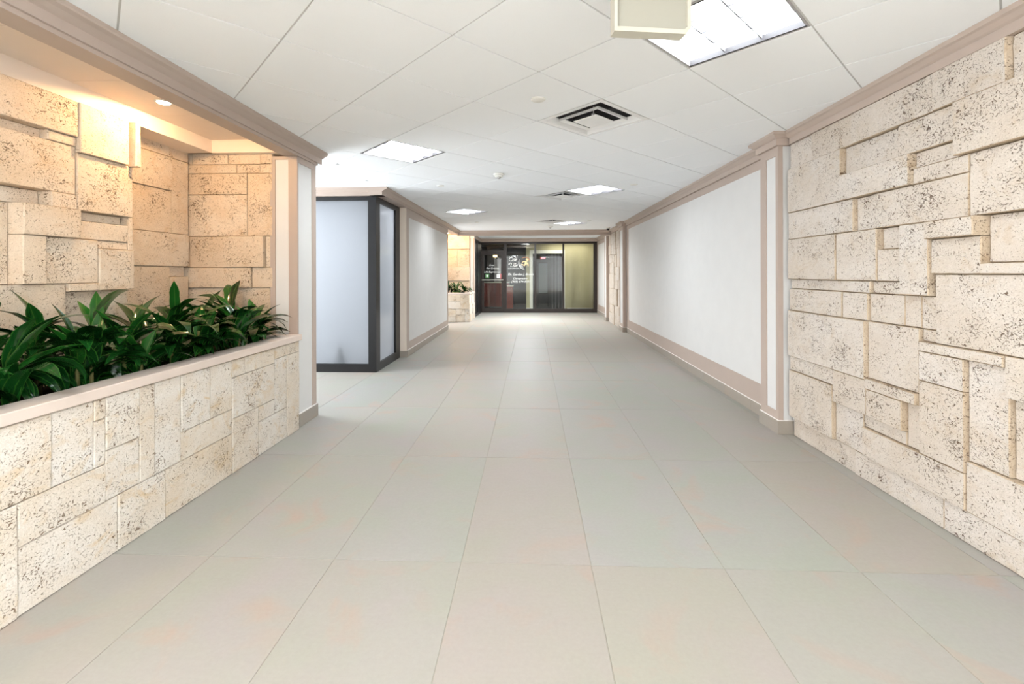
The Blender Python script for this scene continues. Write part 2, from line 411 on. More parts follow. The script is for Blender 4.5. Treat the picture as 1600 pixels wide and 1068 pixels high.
NEAR_STONES = [
    (1.55,2.678,2.202,2.42,0.03), (2.678,3.021,2.112,2.42,0.04), (3.021,3.048,2.112,2.42,-0.01),
    (3.048,3.091,2.112,2.42,0.06), (1.55,2.512,2.144,2.202,-0.03), (2.512,2.678,2.144,2.202,0.015),
    (1.55,2.678,1.849,2.144,0.01), (2.529,2.678,1.759,1.849,0.02), (2.678,3.036,1.759,2.112,0.02),
    (3.036,3.091,1.759,2.112,0), (3.053,3.091,1.531,1.759,0), (1.55,2.529,1.76,1.849,-0.06),
    (2.365,2.686,1.584,1.76,0.04), (2.529,2.686,1.759,1.76,0.02), (2.686,3.036,1.7,1.759,-0.04),
    (2.686,3.053,1.584,1.7,0), (2.822,3.053,1.531,1.584,-0.005), (2.365,2.488,1.309,1.584,0.035),
    (2.488,2.822,1.309,1.584,0.01), (2.822,3.056,1.259,1.531,0.02), (3.056,3.091,1.259,1.531,0.01),
    (2.628,2.822,1.259,1.309,0.02), (1.55,2.628,0.55,1.309,0), (2.628,3.091,0.55,1.259,-0.04),
    (1.55,2.365,1.309,1.76,-0.05),
]
DEEP_STONES = [
    (2.9,3.686,2.343,2.44,0.01), (3.686,3.906,2.343,2.44,0), (2.9,3.716,2.062,2.343,0.012),
    (3.716,3.906,1.707,2.343,0), (2.9,3.716,1.707,2.062,0), (2.9,3.906,1.429,1.707,0.006),
    (3.696,3.906,1.343,1.429,-0.04), (2.9,3.696,0.55,1.429,0), (3.696,3.906,0.55,1.343,0),
]
SIDE_STONES = [
    (-3.102,-3.025,2.338,2.44,0), (-3.025,-2.699,2.338,2.44,0.004), (-2.699,-2.401,2.338,2.44,0),
    (-2.401,-2.293,2.338,2.44,0.004), (-3.102,-2.62,2.258,2.338,0.004), (-2.62,-2.407,2.258,2.338,0),
    (-2.407,-2.293,2.258,2.338,0.004), (-3.102,-2.523,2.07,2.258,0.006), (-2.523,-2.293,1.699,2.258,0),
    (-3.102,-2.523,1.699,2.07,0.002), (-3.102,-2.725,1.423,1.699,0.003), (-2.725,-2.363,1.423,1.699,0.03),
    (-2.363,-2.293,1.423,1.699,-0.01), (-3.102,-2.483,1.24,1.423,0.018), (-2.483,-2.293,1.24,1.423,0),
    (-3.102,-2.737,0.55,1.24,0), (-2.737,-2.293,0.55,1.24,-0.01),
]

# ================================================================== THE ROOM
HALL_X0, HALL_X1 = -2.06, 2.18
Y_BACK, Y_HEAD, Y_SHOP = -5.0, 12.55, 15.70
# ---------------------------------------------------------------- floor
floor = struct('floor', boxes((-6.0, 2.45, -1.5, Y_SHOP+0.05, -0.12, -0.0025), (-5.0, 5.0, Y_BACK, -1.5, -0.12, -0.001)), M['grout'], 'pale beige porcelain tile floor of the corridor')
TX, TY, TW, TL = -0.336, 2.144, 0.6096, 1.2265
def tile_mesh(w, l):
    bm = boxes((-w/2, w/2, -l/2, l/2, -0.010, 0.0), bev=0.0012)
    me = bpy.data.meshes.new('floor_tile'); bm.to_mesh(me); bm.free(); me.materials.append(M['floor_tile']); return me
full = tile_mesh(TW-0.003, TL-0.003)
def lay_tiles(x0, x1, y0, y1):
    i0 = math.floor((x0-TX)/TW); i1 = math.ceil((x1-TX)/TW); j0 = math.floor((y0-TY)/TL); j1 = math.ceil((y1-TY)/TL)
    for i in range(i0, i1):
        for j in range(j0, j1):
            a, b = max(x0, TX+i*TW), min(x1, TX+(i+1)*TW); c, d = max(y0, TY+j*TL), min(y1, TY+(j+1)*TL)
            if b-a < 0.01 or d-c < 0.01: continue
            isfull = b-a > TW-1e-4 and d-c > TL-1e-4
            me = full if isfull else tile_mesh(b-a-0.003, d-c-0.003)
            link('floor_tile', me, None, floor, ((a+b)/2, (c+d)/2, 0.0))
XT = TX-3*TW
lay_tiles(XT, 2.30, -1.55, Y_SHOP-0.03)
lay_tiles(-4.6, XT, 4.33, 6.20)
lay_tiles(-3.0, XT, 11.20, 12.62)

# ---------------------------------------------------------------- ceiling: 2 ft grid set at 45 degrees
ceiling = struct('ceiling', boxes((-6.0, 2.4, -1.5, Y_SHOP+0.05, 2.66, 2.76), (-5.0, 5.0, Y_BACK, -1.5, 2.55, 2.76)), M['ceil'], 'white suspended tile ceiling set on the diagonal')
GC = 0.6096; GO = (-0.386, 2.233); S2 = math.sqrt(0.5)
def grid(i, j): return (GO[0]+GC*S2*(i-j), GO[1]+GC*S2*(i+j))
LIGHTS = [(1, -2), (1, 3), (6, 8), (6, 3), (11, 8)]
VENTS = [(2, 0), (6, 4), (10, 8)]
skip = set(LIGHTS) | set(VENTS)
regions = [(-2.06, 2.17, -1.6, Y_HEAD), (-4.6, -2.06, 4.32, 6.24), (-1.72, 2.2, 12.75, Y_SHOP-0.2)]
def clip(poly, rect):
    x0, x1, y0, y1 = rect
    for ax, lim, keep in ((0, x0, 1), (0, x1, -1), (1, y0, 1), (1, y1, -1)):
        out = []
        for k in range(len(poly)):
            p, q = poly[k], poly[(k+1) % len(poly)]
            ip, iq = (p[ax]-lim)*keep >= 0, (q[ax]-lim)*keep >= 0
            if ip: out.append(p)
            if ip != iq:
                t = (lim-p[ax])/(q[ax]-p[ax]); out.append((p[0]+t*(q[0]-p[0]), p[1]+t*(q[1]-p[1])))
        poly = out
        if not poly: return []
    return poly
def poly_area(p): return abs(sum(p[k][0]*p[(k+1) % len(p)][1]-p[(k+1) % len(p)][0]*p[k][1] for k in range(len(p))))/2
def poly_prism(poly, z0, z1, c=(0, 0)):
    bm = bmesh.new()
    A = [bm.verts.new((x-c[0], y-c[1], z0)) for x, y in poly]; B = [bm.verts.new((x-c[0], y-c[1], z1)) for x, y in poly]
    n = len(poly)
    for i in range(n): bm.faces.new((A[i], A[(i+1) % n], B[(i+1) % n], B[i]))
    bm.faces.new(A); bm.faces.new(list(reversed(B)))
    bmesh.ops.recalc_face_normals(bm, faces=bm.faces[:])
    return bm
g2 = 0.0045/GC
def cell_poly(i, j, g=g2): return [grid(i+g, j+g), grid(i+1-g, j+g), grid(i+1-g, j+1-g), grid(i+g, j+1-g)]
tile_me = None
for reg in regions:
    for i in range(-8, 28):
        for j in range(-12, 28):
            if (i, j) in skip: continue
            P = cell_poly(i, j); Q = clip(P, reg)
            if len(Q) < 3 or poly_area(Q) < 0.004: continue
            c = grid(i+0.5, j+0.5)
            if poly_area(Q) > poly_area(P)-1e-5:
                if tile_me is None:
                    bm = poly_prism(P, 0, 0.014, c); tile_me = bpy.data.meshes.new('ceiling_tile'); bm.to_mesh(tile_me); bm.free(); tile_me.materials.append(M['ceil'])
                link('ceiling_tile', tile_me, None, ceiling, (c[0], c[1], CEIL))
            else:
                mesh_obj('ceiling_tile', poly_prism(Q, 0, 0.014, c), M['ceil'], ceiling, (c[0], c[1], CEIL))
    hw = 0.010/GC
    for k in range(-14, 30):
        for d in (0, 1):
            P = [grid(k-hw, -16), grid(k+hw, -16), grid(k+hw, 32), grid(k-hw, 32)] if d == 0 else [grid(-16, k-hw), grid(32, k-hw), grid(32, k+hw), grid(-16, k+hw)]
            Q = clip(P, reg)
            if len(Q) >= 3 and poly_area(Q) > 0.0015:
                mesh_obj('grid_bar', poly_prism(Q, CEIL+0.0045+0.0005*d, CEIL+0.0125), M['tbar'], ceiling)

# ceiling lights
FIX_LABELS = ['largest square ceiling light, nearest the camera, with white louvers and dark edges',
              'square ceiling light at left, between the left column and the frosted glass room',
              'square ceiling light farthest on the left, near the far planter nook',
              'square ceiling light on the right, touching the second air vent',
              'farthest square ceiling light on the right, just before the beam over the shop entrance']
def make_light(i, j, label):
    c = grid(i+0.5, j+0.5)
    t = thing('ceiling_light', label, 'light', (c[0], c[1], CEIL), R(45), 'square recessed ceiling lights')
    # local x runs along u, local y along v
    h = GC/2-0.008
    mesh_obj('housing', boxes((-h, h, -h, -h+0.006, 0.0, 0.10), (-h, h, h-0.006, h, 0.0, 0.10), (-h, -h+0.006, -h, h, 0.0, 0.10), (h-0.006, h, -h, h, 0.0, 0.10)), M['fixture_grey'], t)
    for s in (-1, 1):
        mesh_obj('edge_trim', boxes((s*(h-0.020), s*(h-0.006), -h+0.006, h-0.006, 0.001, 0.030)), M['fixture_dark'], t)
        mesh_obj('side_trim', boxes((-h+0.02, h-0.02, s*(h-0.011), s*(h-0.006), 0.001, 0.030)), M['fixture_grey'], t)
    mesh_obj('diffuser', boxes((-h+0.006, h-0.006, -h+0.006, h-0.006, 0.046, 0.052)), M['lens'], t)
    a = h-0.02
    for k in range(1, 3):
        y = -a+2*a*k/3
        mesh_obj('louver_blade', boxes((-a, a, y-0.003, y+0.003, 0.012, 0.044)), M['louver'], t)
    for k in range(1, 4):
        x = -a+2*a*k/4
        mesh_obj('louver_blade', boxes((x-0.003, x+0.003, -a, a, 0.012, 0.044)), M['louver'], t)
    return t
for (i, j), lb in zip(LIGHTS, FIX_LABELS): make_light(i, j, lb)

# air vents
VENT_LABELS = ['nearest square air vent in the ceiling, white with two dark slots', 'second square air vent in the ceiling, left of a lit panel', 'farthest small square air vent before the beam, beside the last right-hand light']
def square_ring(bm, r0, z0, r1, z1, th=0.003):
    pts = []
    for (r, z) in ((r0, z0), (r1, z1)):
        pts.append([(-r, -r, z), (r, -r, z), (r, r, z), (-r, r, z)])
    lo = [[bm.verts.new(p) for p in L] for L in pts]; hi = [[bm.verts.new((p[0], p[1], p[2]+th)) for p in L] for L in pts]
    for k in range(4):
        n = (k+1) % 4
        bm.faces.new((lo[0][k], lo[0][n], lo[1][n], lo[1][k])); bm.faces.new((hi[0][n], hi[0][k], hi[1][k], hi[1][n]))
        bm.faces.new((lo[0][n], lo[0][k], hi[0][k], hi[0][n])); bm.faces.new((lo[1][k], lo[1][n], hi[1][n], hi[1][k]))
def make_vent(i, j, label, loc=None, scale=1.0):
    c = grid(i+0.5, j+0.5) if loc is None else loc
    t = thing('air_vent', label, 'air vent', (c[0], c[1], CEIL), R(45), 'square ceiling air vents')
    bm = bmesh.new(); h = (GC/2-0.008)*scale
    square_ring(bm, h, 0.0, h*0.88, 0.0); square_ring(bm, h*0.88, 0.0, h*0.80, 0.04*scale); bmesh.ops.recalc_face_normals(bm, faces=bm.faces[:])
    mesh_obj('outer_panel', bm, M['vent_white'], t)
    bm = bmesh.new(); square_ring(bm, h*0.62, -0.004, h*0.52, 0.006); square_ring(bm, h*0.62, -0.004, h*0.62, 0.010, 0.004); bmesh.ops.recalc_face_normals(bm, faces=bm.faces[:])
    mesh_obj('middle_cone', bm, M['vent_white'], t)
    mesh_obj('center_plate', boxes((-h*0.36, h*0.36, -h*0.36, h*0.36, -0.012, -0.006), (-0.01, 0.01, -0.01, 0.01, -0.006, 0.1)), M['vent_white'], t)
    mesh_obj('duct_box', boxes((-h, h, -h, h, 0.11, 0.115), (-h, h, -h, -h+0.004, 0.03, 0.11), (-h, h, h-0.004, h, 0.03, 0.11), (-h, -h+0.004, -h, h, 0.03, 0.11), (h-0.004, h, -h, h, 0.03, 0.11)), M['duct'], t)
    mesh_obj('damper_blade', boxes((-h*0.66, h*0.66, -0.004, 0.004, 0.05, 0.10), (-0.004, 0.004, -h*0.66, h*0.66, 0.05, 0.10)), M['fixture_dark'], t)
    return t
for (i, j), lb in zip(VENTS, VENT_LABELS): make_vent(i, j, lb)
make_vent(0, 0, 'small air vent in the ceiling beyond the beam, above the glass shopfront', (-0.0, 14.35), 0.75)

# small round ceiling fittings
def cover_disc(x, y, label):
    bm = bmesh.new(); lathe(bm, [(0.050, 0.0), (0.050, -0.004), (0.044, -0.008), (0.012, -0.009)], 28)
    o = mesh_obj('sprinkler_cover', bm, M['plastic'], None, (x, y, CEIL), True); tag(o, label, 'sprinkler', 'round sprinkler covers on the ceiling')
cover_disc(0.047, 3.08, 'round white sprinkler cover nearest the camera, left of the first vent')
cover_disc(-1.217, 6.06, 'round white sprinkler cover at left, above the frosted glass corner')
cover_disc(1.358, 6.12, 'round white sprinkler cover at right, beyond the lit panel beside the second vent')
cover_disc(-1.26, 10.46, 'small far round sprinkler cover at left, near the far planter nook')
cover_disc(1.293, 10.34, 'small far round sprinkler cover at right, beside the last lit panel')
def detector(x, y, label, r=0.065):
    t = thing('smoke_detector', label, 'smoke detector', (x, y, CEIL), 0, 'smoke detectors on the ceiling')
    bm = bmesh.new(); lathe(bm, [(r, 0.0), (r, -0.012), (r*0.85, -0.018)], 28); mesh_obj('base', bm, M['plastic'], t, (0, 0, 0), True)
    bm = bmesh.new(); lathe(bm, [(r*0.82, -0.018), (r*0.74, -0.036), (r*0.45, -0.042)], 28); mesh_obj('body', bm, M['plastic'], t, (0, 0, 0), True)
    bm = bmesh.new(); lathe(bm, [(r*0.40, -0.042), (r*0.30, -0.056), (r*0.1, -0.060)], 20); mesh_obj('sensor_cap', bm, M['fixture_grey'], t, (0, 0, 0), True)
detector(-0.386, 5.38, 'white smoke detector near the middle of the ceiling')
detector(0.467, 11.45, 'far white smoke detector under the last air vent', 0.07)
t = thing('security_camera', 'tiny black dome camera at far right where the ceiling meets the corner trim', 'camera', (1.985, 11.95, CEIL))
bm = bmesh.new(); lathe(bm, [(0.055, 0.0), (0.055, -0.02), (0.045, -0.025)], 20); mesh_obj('base', bm, M['plastic'], t, (0, 0, 0), True)
bm = bmesh.new(); lathe(bm, [(0.044, -0.025), (0.040, -0.05), (0.02, -0.068)], 20); mesh_obj('dome', bm, M['black'], t, (0, 0, 0), True)

# cream plastic box hung just under the ceiling
t = thing('hanging_box', 'cream plastic box hung below the ceiling beside the largest light', 'box', (0.455, 1.72, 2.26), R(8))
w2, hh, dp = 0.148, 0.22, 0.05
prof = [(-w2, 0.0), (w2-0.022, 0.0), (w2, 0.022), (w2, hh), (-w2, hh)]
inner = [(-w2+0.012, 0.017), (w2-0.026, 0.017), (w2-0.014, 0.029), (w2-0.014, hh-0.012), (-w2+0.012, hh-0.012)]
bm = bmesh.new()
fo = [bm.verts.new((p, 0.0, q)) for p, q in prof]; fi = [bm.verts.new((p, 0.0, q)) for p, q in inner]; fd = [bm.verts.new((p, 0.012, q)) for p, q in inner]; bo = [bm.verts.new((p, dp, q)) for p, q in prof]
for k in range(5):
    n = (k+1) % 5
    bm.faces.new((fo[k], fo[n], fi[n], fi[k])); bm.faces.new((fi[k], fi[n], fd[n], fd[k])); bm.faces.new((fo[n], fo[k], bo[k], bo[n]))
bm.faces.new(list(reversed(bo)))
bmesh.ops.recalc_face_normals(bm, faces=bm.faces[:])
mesh_obj('housing', bm, M['cream_plastic'], t)
bm = bmesh.new(); vs = [bm.verts.new((p, 0.0118, q)) for p, q in inner]; vb = [bm.verts.new((p, 0.02, q)) for p, q in inner]
bm.faces.new(vs); bm.faces.new(list(reversed(vb)))
for k in range(5): bm.faces.new((vs[k], vs[(k+1) % 5], vb[(k+1) % 5], vb[k]))
bmesh.ops.recalc_face_normals(bm, faces=bm.faces[:])
mesh_obj('face_panel', bm, M['cream_face'], t)
mesh_obj('canopy', boxes((-0.09, 0.09, 0.005, 0.045, hh+0.03, CEIL-2.26)), M['cream_plastic'], t)
mesh_obj('mount_stem', boxes((-0.02, 0.02, 0.015, 0.035, hh, hh+0.03)), M['cream_plastic'], t)

struct('wall_front', boxes((-5.0, 5.0, Y_BACK-0.1, Y_BACK, 0, 2.6)), M['white_wall'], 'lobby wall behind the camera')
# ---------------------------------------------------------------- right side
def band_wall(name, plane, sign, y0, y1, py0, py1, pz0, pz1, label):
    """painted wall with a white field framed by flat tan bands"""
    w = struct(name, boxes((plane+sign*0.001, plane-sign*0.12, y0, y1, 0, 2.56)), M['white_wall'], label)
    e = 0.004
    def b(a0, a1, c0, c1): return boxes((plane+sign*0.001, plane+sign*e, a0, a1, c0, c1))
    mesh_obj('upper_band', b(y0, y1, pz1, 2.44), M['tan'], w); mesh_obj('lower_band', b(y0, y1, 0.10, pz0), M['tan'], w)
    mesh_obj('side_band', b(y0, py0, pz0, pz1), M['tan'], w); mesh_obj('side_band', b(py1, y1, pz0, pz1), M['tan'], w)
    return w
def baseboard(name, plane, sign, y0, y1, label, seed=0, h=0.105, t=0.012, phase=0.0):
    o = struct(name, boxes((plane+sign*0.001, plane+sign*(t*0.75), y0, y1, h, h+0.006)), M['caulk'], label)
    y = y0-phase
    while y < y1:
        a, b = max(y, y0), min(y+0.6096, y1)
        if b-a > 0.02: mesh_obj('baseboard_tile', boxes((plane+sign*0.001, plane+sign*t, a+0.001, b-0.001, 0.0, h), bev=0.0015), M['base_tile'], o)
        y += 0.6096
    return o
CROWN = lambda p, s: [(p, 2.43), (p-s*0.03, 2.43), (p-s*0.03, 2.478), (p-s*0.042, 2.486), (p-s*0.062, 2.505), (p-s*0.075, 2.512), (p-s*0.075, CEIL+0.002), (p, CEIL+0.002)]
def crown(n, plane, s, y0, y1, label):
    # s=+1: wall lies towards +x, crown grows to -x
    return struct(n, prism_profile(CROWN(plane, s), 'y', y0, y1), M['tan'], label)

wall_right = struct('wall_right', boxes((2.252, 2.40, -1.7, 3.95, 0, 2.56)), M['mortar'], 'right wall faced with irregular pale coral stone blocks')
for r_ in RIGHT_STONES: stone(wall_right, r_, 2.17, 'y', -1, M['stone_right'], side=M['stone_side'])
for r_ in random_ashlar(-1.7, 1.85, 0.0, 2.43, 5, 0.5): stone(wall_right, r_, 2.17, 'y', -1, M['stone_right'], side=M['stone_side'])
struct('wall_right_panel', boxes((2.2, 2.24, 3.93, 3.95, 0, 2.56)), M['white_wall'], 'narrow return behind the right stone wall')
crown('trim_1', 2.176, 1, -1.7, 3.90, 'tan crown trim above the near right stone wall')

wall_r2 = band_wall('wall_right.001', 2.18, -1, 4.25, 10.60, 4.40, 10.35, 0.30, 2.345, 'long white right wall panel framed in tan')
baseboard('baseboard_right', 2.176, -1, 4.265, 10.545, 'tile baseboard under the long right wall panel', phase=0.25)
crown('trim_2', 2.178, 1, 4.245, 10.56, 'tan crown trim above the long right wall panel')

def pillar(name, label, x_face, sign, y0, y1, x_back, side_face, group=None, top=2.43, ht=CEIL, stile=(0.055, 0.055), front_inset=True):
    """pilaster: white core, raised tan stiles and rails on the corridor face and on the face towards the camera, stone-tile base, stepped cap"""
    t = thing(name, label, 'pillar', ((x_face+x_back)/2, (y0+y1)/2, 0), 0, group)
    cx, cy = (x_face+x_back)/2, (y0+y1)/2
    X = lambda x: x-cx
    Y = lambda y: y-cy
    xi = x_face-sign*0.010            # recessed white field
    mesh_obj('shaft', boxes((X(xi), X(x_back), Y(y0+0.010), Y(y1-0.010), 0.0, ht-0.003)), M['white_wall'], t)
    for a, b in ((y0, y0+stile[0]), (y1-stile[1], y1)):
        mesh_obj('stile', boxes((X(x_face), X(x_face-sign*0.0098), Y(a), Y(b), 0.11, top)), M['tan'], t)
    mesh_obj('rail', boxes((X(x_face), X(x_face-sign*0.0098), Y(y0+stile[0]), Y(y1-stile[1]), 0.11, 0.185)), M['tan'], t)
    mesh_obj('rail', boxes((X(x_face), X(x_face-sign*0.0098), Y(y0+stile[0]), Y(y1-stile[1]), top-0.075, top)), M['tan'], t)
    # face towards the camera
    sf = side_face
    mesh_obj('side_stile', boxes((X(x_face-sign*0.0099), X(x_face-sign*sf[0]), Y(y0), Y(y0+0.0098), 0.11, top)), M['tan'], t)
    if sf[1] > 0:
        mesh_obj('side_stile', boxes((X(x_back), X(x_back+sign*sf[1]), Y(y0), Y(y0+0.0098), 0.11, top)), M['tan'], t)
        mesh_obj('side_rail', boxes((X(x_face-sign*sf[0]), X(x_back+sign*sf[1]), Y(y0), Y(y0+0.0098), top-0.05, top)), M['tan'], t)
    bx = boxes((X(x_face+sign*0.013), X(x_back), Y(y0-0.013), Y(y1+0.013), 0.0, 0.112), bev=0.0015)
    mesh_obj('base', bx, M['base_tile'], t)
    mesh_obj('base_caulk', boxes((X(x_face+sign*0.008), X(x_back), Y(y0-0.008), Y(y1+0.008), 0.112, 0.118)), M['caulk'], t)
    mesh_obj('cap', boxes((X(x_face+sign*0.03), X(x_back), Y(y0-0.03), Y(y1+0.03), top, 2.486), bev=0.002), M['tan'], t)
    bm = bmesh.new()
    def ring(e, z): return [bm.verts.new(p) for p in ((X(x_face+sign*e), Y(y0-e), z), (X(x_face+sign*e), Y(y1+e), z), (X(x_back), Y(y1+e), z), (X(x_back), Y(y0-e), z))]
    rr = [ring(0.032, 2.4855), ring(0.045, 2.492), ring(0.062, 2.505), ring(0.075, 2.512), ring(0.075, ht-0.0005)]
    for A, B in zip(rr, rr[1:]):
        for k in range(4): bm.faces.new((A[k], A[(k+1) % 4], B[(k+1) % 4], B[k]))
    bm.faces.new(rr[0]); bm.faces.new(list(reversed(rr[-1]))); bmesh.ops.recalc_face_normals(bm, faces=bm.faces[:])
    mesh_obj('cornice', bm, M['tan'], t)
    return t
pillar('pillar', 'tall tan and white pilaster between the near right stone wall and the long white panel', 2.08, -1, 3.945, 4.24, 2.235, (0.040, 0), 'pilasters along the corridor', stile=(0.040, 0.095))
pillar('pillar', 'far right pilaster at the end of the long white panel, before the narrow stone strip', 2.09, -1, 10.56, 10.98, 2.235, (0.075, 0), 'pilasters along the corridor')
t = thing('pillar', 'smallest far right pilaster under the beam end, past the narrow stone strip', 'pillar', (2.165, 13.05, 0), 0, 'pilasters along the corridor')
mesh_obj('shaft', boxes((-0.065, 0.07, -0.16, 0.16, 0.0, 2.40)), M['white_wall'], t)
for a in (-0.17, 0.10): mesh_obj('stile', boxes((-0.075, -0.0652, a, a+0.07, 0.11, 2.40)), M['tan'], t)
mesh_obj('side_stile', boxes((-0.065, 0.07, -0.17, -0.1605, 0.11, 2.40)), M['tan'], t)
mesh_obj('base', boxes((-0.088, 0.07, -0.183, 0.183, 0, 0.112), bev=0.0015), M['base_tile'], t)

wall_r3 = struct('wall_right.002', boxes((2.252, 2.40, 10.95, 12.90, 0, 2.56)), M['mortar'], 'narrow far strip of coral stone on the right wall')
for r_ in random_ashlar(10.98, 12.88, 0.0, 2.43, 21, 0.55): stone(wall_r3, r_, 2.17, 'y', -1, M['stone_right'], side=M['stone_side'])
crown('trim_3', 2.178, 1, 10.95, 12.45, 'tan crown trim above the far stone strip')
wall_r4 = band_wall('wall_right.003', 2.24, -1, 13.20, Y_SHOP+0.05, 13.75, 15.45, 0.30, 2.30, 'far right white panel beside the shopfront')
baseboard('baseboard_right.001', 2.236, -1, 13.24, Y_SHOP-0.04, 'tile baseboard beside the shopfront')
crown('trim_4', 2.238, 1, 12.77, Y_SHOP-0.26, 'tan crown trim beside the shopfront')

# ---------------------------------------------------------------- beam across the corridor and shopfront soffit
struct('trim_5', boxes((-2.06, 2.25, 12.55, 12.75, 2.405, 2.60)), M['tan'], 'tan beam across the corridor')
cp = [(12.552, 2.405), (12.535, 2.405), (12.535, 2.47), (12.505, 2.49), (12.47, 2.505), (12.47, CEIL+0.001), (12.552, CEIL+0.001)]
struct('trim_6', prism_profile(cp, 'x', -2.0, 2.11), M['tan'], 'crown trim on the beam')
cp = [(Y_SHOP+0.03, 2.43), (Y_SHOP-0.16, 2.43), (Y_SHOP-0.16, 2.48), (Y_SHOP-0.20, 2.50), (Y_SHOP-0.24, 2.51), (Y_SHOP-0.24, CEIL+0.001), (Y_SHOP+0.03, CEIL+0.001)]
struct('trim_7', prism_profile(cp, 'x', -1.76, 2.235), M['tan'], 'crown trim above the shopfront')

# ---------------------------------------------------------------- left planter niche
ZL = 0.785
niche = struct('wall_left', boxes((-3.02, -2.885, -1.7, 3.05, 0, 2.56)), M['mortar'], 'left niche wall of thick uneven coral stone blocks')
for r_ in NEAR_STONES: stone(niche, r_, -2.80, 'y', 1, M['stone_niche'], depth=0.08)
for r_ in random_ashlar(-1.7, 1.55, 0.55, 2.42, 9, 0.5): stone(niche, r_, -2.80, 'y', 1, M['stone_niche'], depth=0.08)
niche2 = struct('wall_left.001', boxes((-3.25, -3.12, 2.70, 4.20, 0, 2.56)), M['mortar'], 'recessed part of the left niche wall')
for r_ in DEEP_STONES: stone(niche2, r_, -3.03, 'y', 1, M['stone_niche'], depth=0.08)
niche3 = struct('wall_left.002', boxes((-3.12, -2.20, 4.04, 4.16, 0, 2.56)), M['mortar'], 'end wall of the left niche in flat coral stone blocks')
for r_ in SIDE_STONES: stone(niche3, r_, 3.95, 'x', -1, M['stone_niche'], depth=0.08)
# frieze band above the stone, soffit boards, beam and crown
struct('trim_8', boxes((-3.2, -2.80, -1.7, 3.885, 2.425, 2.55)), M['soffit'], 'painted frieze over the left niche stone')
struct('trim_9', boxes((-2.80, -2.19, 3.885, 4.02, 2.425, 2.55)), M['soffit'], 'painted frieze over the niche end wall')
sf = struct('ceiling_niche', boxes((-2.85, -2.15, -1.7, 4.0, CEIL+0.012, CEIL+0.03)), M['soffit'], 'boarded ceiling of the left niche')
y = 2.65-0.6096*8
while y < 4.0:
    a, b = max(y, -1.7), min(y+0.6096, 3.885)
    if b-a > 0.02: mesh_obj('ceiling_board', boxes((-2.80, -2.19, a+0.002, b-0.002, CEIL, CEIL+0.011)), M['soffit'], sf)
    y += 0.6096
bm = boxes((-2.19, -2.06, -1.7, 4.32, 2.405, 2.62)); struct('trim_10', bm, M['tan'], 'tan beam over the left planter')
lc = [(-2.061, 2.428), (-2.045, 2.428), (-2.045, 2.478), (-2.03, 2.486), (-2.01, 2.500), (-1.99, 2.510), (-1.985, 2.518), (-1.985, CEIL+0.001), (-2.061, CEIL+0.001)]
struct('trim_11', prism_profile(lc, 'y', -1.7, 4.375), M['tan'], 'crown trim along the left beam')
lc2 = [(4.319, 2.428), (4.335, 2.428), (4.335, 2.478), (4.35, 2.49), (4.375, 2.510), (4.375, CEIL+0.001), (4.319, CEIL+0.001)]
struct('trim_12', prism_profile(lc2, 'x', -2.6, -2.046), M['tan'], 'crown trim at the end of the left beam')
def downlight(x, y, z, label):
    t = thing('recessed_downlight', label, 'light', (x, y, z), 0, 'warm recessed downlights')
    bm = bmesh.new(); lathe(bm, [(0.052, 0.0), (0.052, -0.004), (0.040, -0.006)], 28); mesh_obj('trim_ring', bm, M['plastic'], t, (0, 0, 0), True)
    bm = bmesh.new(); lathe(bm, [(0.038, -0.0062), (0.038, -0.008), (0.02, -0.009)], 24); mesh_obj('lens', bm, M['downlight'], t, (0, 0, 0), True)
downlight(-2.50, 3.00, CEIL, 'glowing warm downlight in the boarded ceiling over the left planter')

# left column at the end of the planter
t = thing('column', 'square tan and white column at the far end of the left planter', 'column', (-2.19, 4.125, 0))
X = lambda x: x+2.19
Y = lambda y: y-4.125
mesh_obj('shaft', boxes((X(-2.316), X(-2.078), Y(3.958), Y(4.292), 0.0, 2.404)), M['white_wall'], t)
mesh_obj('stile', boxes((X(-2.0778), X(-2.070), Y(3.950), Y(3.972), 0.11, 2.404)), M['tan'], t)
mesh_obj('stile', boxes((X(-2.0778), X(-2.070), Y(4.225), Y(4.30), 0.11, 2.404)), M['tan'], t)
mesh_obj('rail', boxes((X(-2.0778), X(-2.070), Y(3.972), Y(4.225), 2.352, 2.404)), M['tan'], t)
mesh_obj('side_stile', boxes((X(-2.316), X(-2.27), Y(3.950), Y(3.9578), 0.80, 2.404)), M['tan'], t)
mesh_obj('side_stile', boxes((X(-2.150), X(-2.0782), Y(3.950), Y(3.9578), 0.80, 2.404)), M['tan'], t)
mesh_obj('side_rail', boxes((X(-2.27), X(-2.150), Y(3.950), Y(3.9578), 2.375, 2.404)), M['tan'], t)
mesh_obj('base', boxes((X(-2.316), X(-2.058), Y(3.962), Y(4.313), 0, 0.115), bev=0.0015), M['base_tile'], t)
mesh_obj('base_caulk', boxes((X(-2.31), X(-2.063), Y(3.965), Y(4.308), 0.115, 0.121)), M['caulk'], t)

